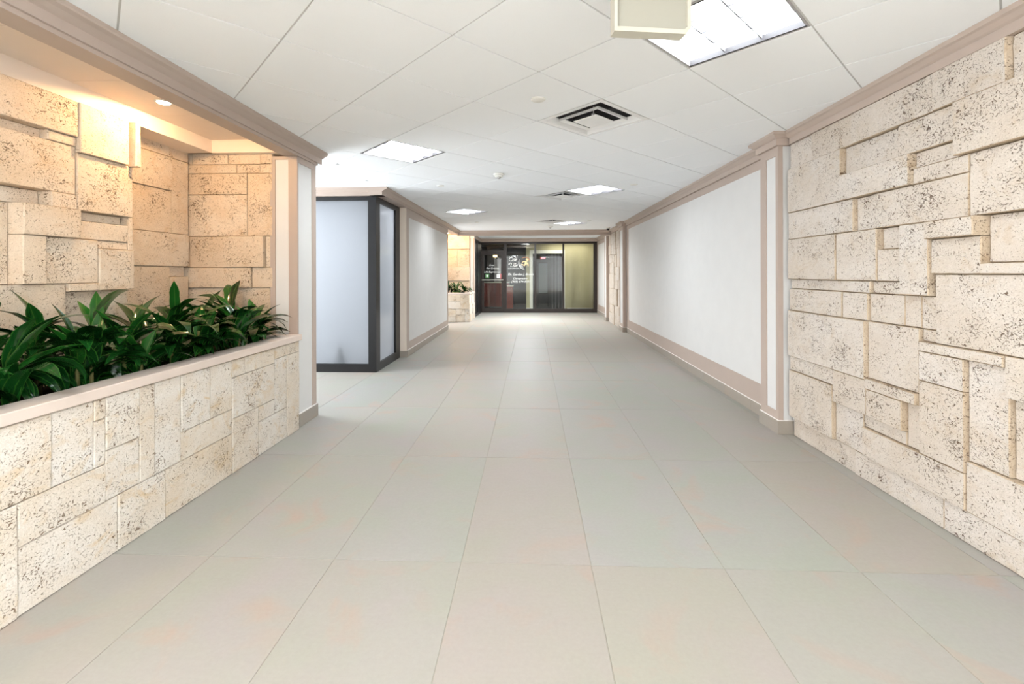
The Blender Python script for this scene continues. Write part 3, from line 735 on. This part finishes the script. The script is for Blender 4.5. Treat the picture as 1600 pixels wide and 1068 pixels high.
# the planter itself
pl = thing('planter_box', 'long raised planter of pale coral stone with a pinkish ledge along the left side', 'planter', (-2.4, 1.3, 0))
OX, OY = 2.4, -1.3
mesh_obj('planter_core', boxes((-2.14+OX, -2.128+OX, -1.5+OY, 3.93+OY, 0, 0.775), (-2.735+OX, -2.14+OX, -1.5+OY, -1.49+OY, 0, 0.775)), M['mortar'], pl)
for r_ in PLANTER_STONES+random_ashlar(-1.5, 1.35, 0.0, 0.775, 31, 0.42):
    o = stone(pl, r_, -2.045, 'y', 1, M['stone_planter'], depth=0.08)
    if o: o.location.x += OX; o.location.y += OY
mesh_obj('ledge', boxes((-2.17+OX, -2.028+OX, -1.5+OY, 3.948+OY, 0.779, 0.83), bev=0.004), M['ledge'], pl)
mesh_obj('ledge', boxes((-2.316+OX, -2.17+OX, 3.86+OY, 3.948+OY, 0.779, 0.83), bev=0.004), M['ledge'], pl)
bm = bmesh.new()
nx, ny = 8, 60
vs = [[bm.verts.new((-2.735+0.58*a/nx+OX, -1.49+5.35*b/ny+OY, 0.74+random.uniform(-0.012, 0.012))) for b in range(ny+1)] for a in range(nx+1)]
for a in range(nx):
    for b in range(ny): bm.faces.new((vs[a][b], vs[a+1][b], vs[a+1][b+1], vs[a][b+1]))
o = mesh_obj('soil', bm, M['soil'], pl); o['kind'] = 'stuff'

# ---------------------------------------------------------------- dracaena plants
def leaf_mesh(L, W, droop, fold, twist, seed):
    rg = random.Random(seed); n = 8
    bm = bmesh.new(); uvl = bm.loops.layers.uv.new('UVMap')
    x = z = 0.0; ang = 0.0; rows = []
    for k in range(n+1):
        s = k/n
        wd = W*(0.30+0.70*math.sin(math.pi*min(1.0, s*1.15+0.12))**0.8) if s < 0.6 else W*max(0.02, (1-((s-0.55)/0.45)**1.7))*0.98
        ang_k = -droop*s**1.3
        if k > 0: x += math.cos(ang_k)*L/n; z += math.sin(ang_k)*L/n
        tw = twist*s; f = fold*(1-0.5*s)*wd
        nx_, nz_ = -math.sin(ang_k), math.cos(ang_k)
        row = []
        for q, u in ((-1, 0.0), (0, 0.5), (1, 1.0)):
            yy = q*wd/2*math.cos(tw); up = (abs(q)*f) + q*wd/2*math.sin(tw) + (rg.uniform(-1, 1)*0.03*wd if q else 0)
            row.append((bm.verts.new((x+nx_*up, yy, z+nz_*up)), (u, s)))
        rows.append(row)
    for A, B in zip(rows, rows[1:]):
        for k in range(2):
            f = bm.faces.new((A[k][0], A[k+1][0], B[k+1][0], B[k][0]))
            for lp, uv in zip(f.loops, (A[k][1], A[k+1][1], B[k+1][1], B[k][1])): lp[uvl].uv = uv
    me = bpy.data.meshes.new('leaf'); bm.to_mesh(me); bm.free()
    for p in me.polygons: p.use_smooth = True
    return me
leaf_set = []
for k, (L, W, d, f, tw) in enumerate([(0.34, 0.074, 1.5, .16, .15), (0.30, 0.066, 1.0, .20, -.2), (0.37, 0.078, 2.0, .13, .25), (0.26, 0.062, 0.6, .25, .1), (0.33, 0.074, 2.4, .13, -.3), (0.25, 0.062, 0.3, .28, 0), (0.36, 0.072, 1.8, .16, .4), (0.30, 0.074, 1.4, .18, -.45)]):
    me = leaf_mesh(L, W, d, f, tw, k); me.materials.append(M['leaf_b'] if k in (1, 5) else M['leaf_a']); leaf_set.append(me)
def dracaena(x, y, zsoil, height, nleaf, label, group, seed, scale=1.0, x0=None, y1=None):
    rg = random.Random(seed)
    rz0 = rg.uniform(0, 6.28)
    t = thing('dracaena_plant', label, 'plant', (x, y, zsoil), rz0, group)
    stems = [(0.0, 0.0, height), (rg.uniform(-.09, .09), rg.uniform(-.09, .09), height*rg.uniform(0.55, 0.8))]
    for sx, sy, hh in stems:
        bm = bmesh.new(); cyl(bm, (sx, sy), 0.011, 0.008, -0.03, hh, 8); mesh_obj('stem', bm, M['stem'], t, (0, 0, 0), True)
    az = rg.uniform(0, 6.28)
    for k in range(nleaf):
        sx, sy, hh = stems[0] if k % 5 < 3 else stems[1]
        s = ((k*0.618) % 1.0)
        az += 2.39996
        el = R(8+66*s**1.4)+rg.uniform(-0.15, 0.15)
        zc = hh*(0.2+0.8*s)
        me = rg.choice((leaf_set[3], leaf_set[5], leaf_set[1], leaf_set[0])) if s > 0.72 else rg.choice((leaf_set[0], leaf_set[1], leaf_set[2], leaf_set[4], leaf_set[6], leaf_set[7]))
        o = bpy.data.objects.new('leaf', me); COL.objects.link(o); o.parent = t
        sc = scale*rg.uniform(0.8, 1.12); o.scale = (sc, sc*rg.uniform(0.85, 1.1), sc); roll = rg.uniform(-0.35, 0.35)
        o.location = (sx, sy, zc); o.rotation_euler = (roll, -el, az)
        if x0 is not None:
            # lift a leaf until it clears the walls, the soil and the ledge it hangs over
            W = Matrix.Translation((x, y, zsoil)) @ Matrix.Rotation(rz0, 4, 'Z')
            for _ in range(14):
                P = [W @ (Matrix.LocRotScale(Vector(o.location), Euler((roll, -el, az)), o.scale) @ v.co) for v in me.vertices]
                if all(p.x > x0 and p.y < y1 and p.z > 0.755 and p.x < -2.05 and (p.x < -2.18 or p.z > 0.842) for p in P[3:]): break
                el = min(1.5, el+0.1)
            o.rotation_euler = (roll, -el, az)
    return t
ORD = ['first', 'second', 'third', 'fourth', 'fifth', 'sixth', 'seventh', 'eighth', 'ninth', 'tenth']
for k in range(9):
    y = 3.60-k*0.285
    dracaena(-2.265+random.uniform(-.02, .02), y+random.uniform(-.03, .03), 0.745, 0.23+random.uniform(-.03, .05), 40,
             'glossy green dracaena, %s from the column in the front row of the long planter' % ORD[k], 'dracaenas in the long stone planter', 100+k, 1.1, -2.745, 3.90)
for k in range(9):
    y = 3.68-k*0.285
    dracaena(-2.52+random.uniform(-.03, .03), y+random.uniform(-.04, .04), 0.745, 0.31+random.uniform(-.04, .05), 30,
             'glossy green dracaena, %s from the column in the back row of the long planter' % ORD[k], 'dracaenas in the long stone planter', 200+k, 1.05, -2.745, 3.90)

# ---------------------------------------------------------------- frosted glass room on the left
YB = 6.20
fr = struct('window_1', boxes((-4.8, -2.14, YB, YB+0.07, 0.0, 0.115), (-4.8, -2.14, YB, YB+0.07, 2.374, 2.43), (-2.254, -2.14, YB, YB+0.07, 0.115, 2.374), (-4.02, -3.94, YB, YB+0.07, 0.115, 2.374)), M['black'], 'frosted glass wall in a black frame')
mesh_obj('pane', boxes((-3.94, -2.254, YB+0.03, YB+0.038, 0.11, 2.38)), M['frost'], fr)
mesh_obj('pane', boxes((-4.8, -4.02, YB+0.03, YB+0.038, 0.11, 2.38)), M['frost'], fr)
fs = struct('window_2', boxes((-2.21, -2.14, YB+0.071, 7.33, 0.0, 0.115), (-2.21, -2.14, YB+0.071, 7.33, 2.36, 2.43), (-2.21, -2.14, 7.11, 7.33, 0.115, 2.36), (-2.21, -2.14, YB+0.071, YB+0.16, 0.115, 2.36)), M['black'], 'narrow frosted side pane in a black frame')
mesh_obj('pane', boxes((-2.180, -2.172, YB+0.15, 7.12, 0.11, 2.37)), M['frost'], fs)
hp = [(YB+0.08, 2.431), (YB-0.05, 2.431), (YB-0.05, 2.478), (YB-0.075, 2.49), (YB-0.11, 2.507), (YB-0.11, CEIL+0.001), (YB+0.08, CEIL+0.001)]
struct('trim_13', prism_profile(hp, 'x', -4.8, -2.021), M['tan'], 'crown trim above the frosted glass wall')
lc3 = [(-2.20, 2.431), (-2.02, 2.431), (-2.02, 2.478), (-2.005, 2.486), (-1.985, 2.500), (-1.955, 2.510), (-1.955, CEIL+0.001), (-2.20, CEIL+0.001)]
struct('trim_14', prism_profile(lc3, 'y', YB-0.1085, 12.54), M['tan'], 'crown trim along the left wall')
struct('wall_left.003', boxes((-4.8, -2.5, 9.4, 9.5, 0, 2.6), (-4.9, -4.8, 4.3, 9.5, 0, 2.6)), M['white_wall'], 'inner walls of the frosted room')
struct('floor.001', boxes((-4.8, -2.22, YB+0.07, 9.4, -0.1, 0.004)), M['carpet'], 'floor of the frosted room')
struct('wall_left.006', boxes((-6.0, -2.33, 4.17, 4.31, 0, 2.6)), M['white_wall'], 'side passage wall behind the niche')
t = thing('bag', 'blurred dark purplish bag standing behind the frosted glass at floor level', 'bag', (-2.68, YB+0.105, 0.004))
bm = bmesh.new(); rgs = []
for (z, a, b) in ((0, .075, .05), (.08, .09, .055), (.22, .08, .05), (.34, .05, .035), (.37, .02, .015)):
    rgs.append([bm.verts.new((a*math.cos(2*math.pi*k/16), b*math.sin(2*math.pi*k/16), z)) for k in range(16)])
for A, B in zip(rgs, rgs[1:]):
    for k in range(16): bm.faces.new((A[k], A[(k+1) % 16], B[(k+1) % 16], B[k]))
bm.faces.new(rgs[-1]); bm.faces.new(list(reversed(rgs[0])))
mesh_obj('body', bm, M['bag'], t, (0, 0, 0), True)
mesh_obj('handle', boxes((-0.035, -0.027, -0.004, 0.004, 0.35, 0.47), (0.027, 0.035, -0.004, 0.004, 0.35, 0.47), (-0.035, 0.035, -0.004, 0.004, 0.465, 0.475)), M['bag'], t)

# wall beyond it
w2_ = band_wall('wall_left.004', -2.04, 1, 7.36, 11.02, 7.50, 10.93, 0.235, 2.29, 'white left wall panel framed in tan past the frosted room')
w2e = struct('trim_15', boxes((-2.22, -2.0395, 7.331, 7.361, 0.0, 2.431)), M['soffit'], 'pilaster edge beside the frosted room')
baseboard('baseboard_left', -2.036, 1, 7.362, 11.02, 'tile baseboard under the left white panel', phase=0.2)
struct('baseboard_left.001', boxes((-2.14, -2.025, 7.318, 7.330, 0, 0.105)), M['base_tile'], 'tile base of the pilaster edge')
struct('trim_16', boxes((-2.16, -2.034, 10.96, 11.03, 0.0, 2.431)), M['tan'], 'edge trim where the left wall ends')

# ---------------------------------------------------------------- far nook with the second planter
struct('wall_left.005', boxes((-3.2, -3.05, 9.5, 14.0, 0, 2.6)), M['white_wall'], 'left side of the far nook')
nk = struct('wall_back', boxes((-3.05, -1.86, 13.79, 13.93, 0, 2.56)), M['mortar'], 'coral stone back wall of the far planter nook')
for r_ in random_ashlar(-2.9, -1.87, 0.7, 2.52, 44, 0.55): stone(nk, r_, 13.70, 'x', -1, M['stone_niche'])
struct('ceiling_nook', boxes((-3.1, -2.0, 11.0, 12.54, CEIL, CEIL+0.02), (-3.1, -1.70, 12.76, 13.8, CEIL, CEIL+0.02)), M['soffit'], 'ceiling of the far nook')
p2 = thing('planter_box', 'small coral stone planter in the far nook left of the shopfront', 'planter', (-2.3, 13.15, 0))
OX, OY = 2.3, -13.15
mesh_obj('planter_core', boxes((-2.95+OX, -1.82+OX, 12.74+OY, 12.76+OY, 0, 0.765), (-1.84+OX, -1.82+OX, 12.76+OY, 13.62+OY, 0, 0.765)), M['mortar'], p2)
for r_ in random_ashlar(-2.95, -1.735, 0.0, 0.765, 61, 0.4):
    o = stone(p2, r_, 12.65, 'x', -1, M['stone_planter']); 
    if o: o.location.x += OX; o.location.y += OY
for r_ in random_ashlar(12.66, 13.62, 0.0, 0.765, 62, 0.4):
    o = stone(p2, r_, -1.73, 'y', 1, M['stone_planter'])
    if o: o.location.x += OX; o.location.y += OY
mesh_obj('ledge', boxes((-2.95+OX, -1.715+OX, 12.635+OY, 12.77+OY, 0.768, 0.815), bev=0.004), M['ledge'], p2)
mesh_obj('ledge', boxes((-1.86+OX, -1.715+OX, 12.771+OY, 13.62+OY, 0.768, 0.815), bev=0.004), M['ledge'], p2)
o = mesh_obj('soil', boxes((-2.95+OX, -1.86+OX, 12.77+OY, 13.62+OY, 0.70, 0.74)), M['soil'], p2); o['kind'] = 'stuff'
for k, (x, y, lb) in enumerate([(-2.40, 12.98, 'small far dracaena at the left of the nook planter'), (-2.13, 12.95, 'small far dracaena in the middle of the nook planter'), (-1.95, 13.05, 'small far dracaena at the right end of the nook planter'), (-2.25, 13.32, 'small far dracaena at the back of the nook planter')]):
    dracaena(x, y, 0.74, 0.20, 26, lb, 'dracaenas in the far nook planter', 300+k, 0.92)
t = thing('column', 'narrow tan and white column between the far nook and the shopfront', 'column', (-1.79, 13.75, 0))
mesh_obj('shaft', boxes((-0.07, 0.06, -0.05, 0.10, 0, 2.536)), M['white_wall'], t)
mesh_obj('side_stile', boxes((-0.075, -0.045, -0.058, -0.0502, 0.82, 2.42)), M['tan'], t)
mesh_obj('side_stile', boxes((0.03, 0.06, -0.058, -0.0502, 0.82, 2.42)), M['tan'], t)
mesh_obj('stile', boxes((0.0602, 0.068, -0.058, 0.10, 0.0, 2.42)), M['tan'], t)
downlight(-2.45, 13.15, CEIL, 'far warm downlight above the nook planter')

# ---------------------------------------------------------------- shopfront
YS = Y_SHOP
sh = struct('window_3', boxes((-1.795, -1.74, YS-1.84, YS-0.05, 0.0, 0.10), (-1.795, -1.74, YS-1.84, YS-0.05, 2.36, 2.43), (-1.795, -1.74, YS-1.84, YS-1.78, 0.1, 2.36), (-1.795, -1.74, YS-1.0, YS-0.05, 0.1, 2.36)), M['black'], 'dark side panel of the shopfront')
mesh_obj('pane', boxes((-1.775, -1.767, YS-1.78, YS-1.0, 0.1, 2.36)), M['black'], sh)
XM = [-1.80, -0.912, 0.124, 1.088, 2.155]
fw = struct('window_4', boxes((-1.735, 2.235, YS+0.001, YS+0.079, 2.3605, 2.43), (-0.866, 2.235, YS, YS+0.08, 0.0, 0.13)), M['bronze'], 'glass shopfront in a dark bronze frame')
mesh_obj('mullion', boxes((-1.80, -1.735, YS, YS+0.08, 0.0, 2.43)), M['bronze'], fw)
mesh_obj('mullion', boxes((-0.96, -0.865, YS, YS+0.08, 0.0, 2.36)), M['bronze'], fw)
for x in XM[2:4]: mesh_obj('mullion', boxes((x-0.03, x+0.03, YS, YS+0.08, 0.13, 2.36)), M['bronze'], fw)
mesh_obj('mullion', boxes((2.115, 2.235, YS, YS+0.08, 0.13, 2.36)), M['bronze'], fw)
for a, b in ((-0.865, 0.094), (0.154, 1.058), (1.118, 2.115)):
    mesh_obj('pane', boxes((a, b, YS+0.034, YS+0.042, 0.13, 2.36)), M['glass'], fw)
mesh_obj('transom_pane', boxes((-1.735, -0.96, YS+0.034, YS+0.042, 2.12, 2.36)), M['glass'], fw)
dr = struct('door_1', boxes((-1.73, -1.65, YS+0.015, YS+0.06, 0.012, 2.115), (-1.045, -0.965, YS+0.015, YS+0.06, 0.012, 2.115), (-1.65, -1.045, YS+0.015, YS+0.06, 1.99, 2.115), (-1.65, -1.045, YS+0.015, YS+0.06, 0.012, 0.16)), M['bronze'], 'glass entrance door in a dark frame')
mesh_obj('pane', boxes((-1.65, -1.045, YS+0.034, YS+0.042, 0.16, 1.99)), M['glass'], dr)
mesh_obj('push_bar', boxes((-1.72, -0.975, YS-0.045, YS-0.02, 1.115, 1.145), (-1.70, -1.68, YS-0.02, YS+0.015, 1.12, 1.14), (-1.015, -0.995, YS-0.02, YS+0.015, 1.12, 1.14), bev=0.003), M['alu'], dr)
mesh_obj('transom_bar', boxes((-1.735, -0.96, YS, YS+0.08, 2.116, 2.12+0.035)), M['bronze'], fw)
def sticker(x0, x1, z0, z1, m, name='sticker', d=0.0): mesh_obj(name, boxes((x0, x1, YS+0.0325-d, YS+0.0338-d, z0, z1)), m, dr)
sticker(-1.60, -1.47, 1.19, 1.34, M['green_sticker']); sticker(-1.21, -1.10, 1.19, 1.32, M['white_sticker']); sticker(-1.085, -1.05, 1.16, 1.34, M['pink_sticker'])
sticker(-1.57, -1.50, 1.23, 1.30, M['white_sticker'], 'sticker_mark', 0.0016); sticker(-1.18, -1.14, 1.235, 1.275, M['fixture_grey'], 'sticker_mark', 0.0016)
def lettering(txt, x0, x1, zbase, hcap, parent, m, shear=0.25, heavy=0.0):
    cu = bpy.data.curves.new('lettering', 'FONT'); cu.body = txt; cu.size = 1.0; cu.shear = shear; cu.extrude = 0.0; cu.offset = heavy
    to = bpy.data.objects.new('lettering', cu); COL.objects.link(to)
    bpy.context.view_layer.update()
    me = bpy.data.meshes.new_from_object(to.evaluated_get(bpy.context.evaluated_depsgraph_get()))
    bpy.data.objects.remove(to); 
    xs = [v.co.x for v in me.vertices]; a, b = min(xs), max(xs)
    sx = (x1-x0)/(b-a); sz = hcap/0.70
    for v in me.vertices: v.co = Vector((x0+(v.co.x-a)*sx, 0.0, v.co.y*sz))
    bm = bmesh.new(); bm.from_mesh(me)
    r = bmesh.ops.extrude_face_region(bm, geom=bm.faces[:])
    bmesh.ops.translate(bm, verts=[v for v in r['geom'] if isinstance(v, bmesh.types.BMVert)], vec=(0, -0.0012, 0))
    bpy.data.meshes.remove(me)
    return mesh_obj('lettering', bm, m, parent, (0, YS+0.0335, zbase))
lettering('Enter', -1.465, -1.265, 1.61, 0.055, dr, M['letter'], 0.25, 0.01)
lettering('For Greater', -1.565, -1.12, 1.50, 0.06, dr, M['letter'], 0.25, 0.01)
lettering('Life Expression', -1.64, -1.085, 1.375, 0.06, dr, M['letter'], 0.25, 0.01)
lettering('Caf\u00e9', -0.785, -0.49, 1.775, 0.135, fw, M['letter'], 0.35, 0.006)
lettering('of', -0.80, -0.72, 1.655, 0.07, fw, M['letter'], 0.35, 0.006)
lettering('Life', -0.74, -0.48, 1.575, 0.135, fw, M['letter'], 0.35, 0.006)
lettering('CHIROPRACTIC', -0.815, -0.42, 1.50, 0.035, fw, M['letter'], 0.0, 0.012)
lettering('Dr. Gordon J. Brown', -0.815, 0.065, 1.283, 0.075, fw, M['letter'], 0.25, 0.012)
lettering('Chiropractor', -0.64, -0.13, 1.145, 0.07, fw, M['letter'], 0.25, 0.012)
lettering('(305) 674-8331', -0.70, -0.05, 1.035, 0.065, fw, M['letter'], 0.25, 0.012)
# round emblem: swirling arcs around a leaping figure
ECX, ECZ = -0.215, 1.715
def arc_strip(bm, r, w, a0, a1, n=18):
    pr = None
    for k in range(n+1):
        s = k/n; a = R(a0+(a1-a0)*s); ww = w*math.sin(math.pi*(0.08+0.84*s))
        row = [bm.verts.new(((r+q*ww/2)*math.cos(a), d, (r+q*ww/2)*math.sin(a))) for q in (-1, 1) for d in (0.0, -0.0012)]
        if pr:
            bm.faces.new((pr[1], pr[3], row[3], row[1])); bm.faces.new((pr[0], row[0], row[2], pr[2])); bm.faces.new((pr[0], pr[1], row[1], row[0])); bm.faces.new((pr[2], row[2], row[3], pr[3]))
        pr = row
def emblem(name, arcs, m):
    bm = bmesh.new()
    for a in arcs: arc_strip(bm, *a)
    bmesh.ops.recalc_face_normals(bm, faces=bm.faces[:]); mesh_obj(name, bm, m, fw, (ECX, YS+0.0335, ECZ))
emblem('emblem_arc', [(0.235, 0.02, 150, 262), (0.195, 0.018, 165, 255), (0.155, 0.016, 185, 245), (0.235, 0.012, -38, 42)], M['letter'])
emblem('emblem_arc', [(0.19, 0.022, 35, 130), (0.16, 0.016, 20, 60)], M['letter_orange'])
def blob(name, polys, m):
    bm = bmesh.new()
    for P in polys:
        A = [bm.verts.new((x, 0.0, z)) for x, z in P]; B = [bm.verts.new((x, -0.0014, z)) for x, z in P]
        n = len(P); bm.faces.new(B); bm.faces.new(list(reversed(A)))
        for k in range(n): bm.faces.new((A[k], B[k], B[(k+1) % n], A[(k+1) % n]))
    bmesh.ops.recalc_face_normals(bm, faces=bm.faces[:]); mesh_obj(name, bm, m, fw, (ECX, YS+0.0335, ECZ))
circ = [(0.045+0.032*math.cos(k*0.628), 0.115+0.032*math.sin(k*0.628)) for k in range(10)]
blob('emblem_figure', [circ, [(-0.02, 0.06), (0.05, 0.075), (0.055, 0.0), (0.02, -0.05), (-0.025, -0.01)], [(-0.02, 0.06), (-0.09, 0.05), (-0.125, -0.005), (-0.105, -0.012), (-0.075, 0.025), (-0.02, 0.03)], [(0.05, 0.07), (0.095, 0.13), (0.115, 0.12), (0.06, 0.035)], [(0.02, -0.05), (0.055, 0.0), (0.10, -0.03), (0.11, -0.12), (0.085, -0.12), (0.075, -0.05)], [(-0.025, -0.01), (0.02, -0.05), (-0.03, -0.12), (-0.13, -0.05), (-0.12, -0.03), (-0.04, -0.075)]], M['letter_gold'])

struct('trim_17', boxes((-1.87, -1.735, 13.86, YS+0.08, 2.4305, 2.56)), M['tan'], 'filler trim above the dark side panel')
# interior behind the glass
struct('floor.002', boxes((-2.4, 2.3, YS+0.05, 20.4, -0.1, 0.0)), M['carpet'], 'charcoal carpet inside the shop')
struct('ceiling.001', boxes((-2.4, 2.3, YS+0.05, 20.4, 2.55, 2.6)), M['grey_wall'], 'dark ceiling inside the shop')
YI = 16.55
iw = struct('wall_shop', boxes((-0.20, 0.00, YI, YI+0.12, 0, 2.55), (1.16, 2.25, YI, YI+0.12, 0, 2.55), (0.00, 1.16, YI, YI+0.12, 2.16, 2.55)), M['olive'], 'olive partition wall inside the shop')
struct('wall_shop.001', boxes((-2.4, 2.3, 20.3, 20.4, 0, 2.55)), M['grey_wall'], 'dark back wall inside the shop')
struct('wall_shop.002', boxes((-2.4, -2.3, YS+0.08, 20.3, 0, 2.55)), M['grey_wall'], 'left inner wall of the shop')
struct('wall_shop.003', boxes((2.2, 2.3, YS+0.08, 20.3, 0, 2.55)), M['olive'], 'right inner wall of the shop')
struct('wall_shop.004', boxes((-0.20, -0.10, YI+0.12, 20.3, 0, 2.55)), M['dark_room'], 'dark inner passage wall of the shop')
struct('baseboard_shop', boxes((1.27, 2.2, YI-0.015, YI-0.001, 0, 0.10), (-0.2, -0.06, YI-0.015, YI-0.001, 0, 0.1)), M['casing'], 'white baseboard inside the shop')
dc = struct('door_2', boxes((-0.07, 0.04, YI-0.02, YI+0.13, 0, 2.06), (1.12, 1.20, YI-0.02, YI+0.13, 0, 2.06), (-0.07, 1.20, YI-0.02, YI+0.13, 2.06, 2.19)), M['casing'], 'white cased doorway to a dark room')
t = thing('screen_reflection', 'tall blue-grey panel standing in for a reflected screen, beyond the cased doorway', 'screen', (0.45, 18.6, 0))  # solid panel takes the place of a screen reflected in the glass
mesh_obj('panel', boxes((-0.17, 0.19, 0, 0.01, 0.55, 1.75)), M['screen'], t)  # solid stand-in for the reflected screen
mesh_obj('reflection_frame', boxes((-0.20, -0.17, -0.01, 0.03, 0.0, 1.80), (0.19, 0.22, -0.01, 0.03, 0.0, 1.80), (-0.17, 0.19, -0.01, 0.03, 1.75, 1.80), (-0.17, 0.19, -0.01, 0.03, 0.50, 0.55)), M['dark_room'], t)
t = thing('vertical_blind', 'dark vertical blinds in the doorway of the dark room', 'blinds', (0.95, 17.3, 0))
mesh_obj('head_rail', boxes((-0.22, 0.24, -0.02, 0.02, 2.20, 2.24)), M['dark_room'], t)
for k in range(7): mesh_obj('slat', boxes((-0.20+k*0.062, -0.152+k*0.062, -0.002+0.004*(k % 2), 0.002+0.004*(k % 2), 0.01, 2.20)), M['grey_wall'] if k % 2 else M['duct'], t)
t = thing('exit_light', 'small red glowing sign high in the dark room', 'sign', (0.46, 18.5, 1.96))
mesh_obj('glow_panel', boxes((-0.09, 0.09, -0.012, 0.0, -0.035, 0.035)), M['red_glow'], t); mesh_obj('back_box', boxes((-0.11, 0.11, 0.001, 0.04, -0.05, 0.05), (-0.01, 0.01, 0.01, 0.03, 0.05, 0.59)), M['dark_room'], t)
t = thing('reception_desk', 'red-brown wooden reception desk with a pale top behind the glass door', 'desk', (-1.45, 17.6, 0))
mesh_obj('front_panel', boxes((-0.42, 0.56, 0.0, 0.03, 0.06, 0.98)), M['desk'], t)
mesh_obj('side_panel', boxes((0.53, 0.56, 0.031, 0.7, 0.06, 0.98)), M['desk'], t); mesh_obj('side_panel', boxes((-0.42, -0.39, 0.031, 0.7, 0.06, 0.98)), M['desk'], t)
mesh_obj('counter_top', boxes((-0.46, 0.60, -0.06, 0.74, 0.981, 1.02), bev=0.004), M['alu'], t); mesh_obj('plinth', boxes((-0.40, 0.54, 0.03, 0.68, 0.0, 0.06)), M['duct'], t)
for k in range(5): mesh_obj('groove_strip', boxes((-0.36+k*0.19, -0.35+k*0.19, -0.006, -0.0005, 0.10, 0.95)), M['bronze'], t)
t = thing('side_cabinet', 'small red-brown cabinet beside the glass door mullion', 'cabinet', (-0.83, 17.0, 0))
mesh_obj('body', boxes((-0.13, 0.13, 0, 0.35, 0.04, 0.86)), M['desk'], t); mesh_obj('top', boxes((-0.15, 0.15, -0.02, 0.37, 0.861, 0.90)), M['ledge'], t)
mesh_obj('door', boxes((-0.115, 0.115, -0.014, -0.001, 0.08, 0.66)), M['desk'], t); drawer = mesh_obj('drawer', boxes((-0.115, 0.115, -0.014, -0.001, 0.69, 0.84)), M['desk'], t)
mesh_obj('plinth', boxes((-0.12, 0.12, 0.02, 0.34, 0.0, 0.04)), M['duct'], t)
bm = bmesh.new(); bmesh.ops.create_uvsphere(bm, u_segments=12, v_segments=8, radius=0.02); mesh_obj('knob', bm, M['alu'], drawer, (0.07, -0.03, 0.765), True)
t = thing('wall_lamp', 'small glowing yellow lamp on the dark wall behind the glass door', 'lamp', (-1.62, 20.28, 2.12))
mesh_obj('shade', boxes((-0.09, 0.09, -0.10, 0.0, -0.06, 0.06), bev=0.01), M['lamp_shade'], t); mesh_obj('bracket', boxes((-0.03, 0.03, -0.02, 0.018, -0.12, -0.061)), M['alu'], t)
t = thing('floor_banner', 'tall pale grey panel standing behind the glass door', 'panel', (-1.48, 19.6, 0))
mesh_obj('sheet', boxes((-0.13, 0.15, 0, 0.008, 0.12, 1.95)), M['fixture_grey'], t); mesh_obj('stand', boxes((-0.16, 0.18, -0.10, 0.10, 0, 0.05), (-0.01, 0.01, 0.01, 0.02, 0.05, 1.9)), M['black'], t)
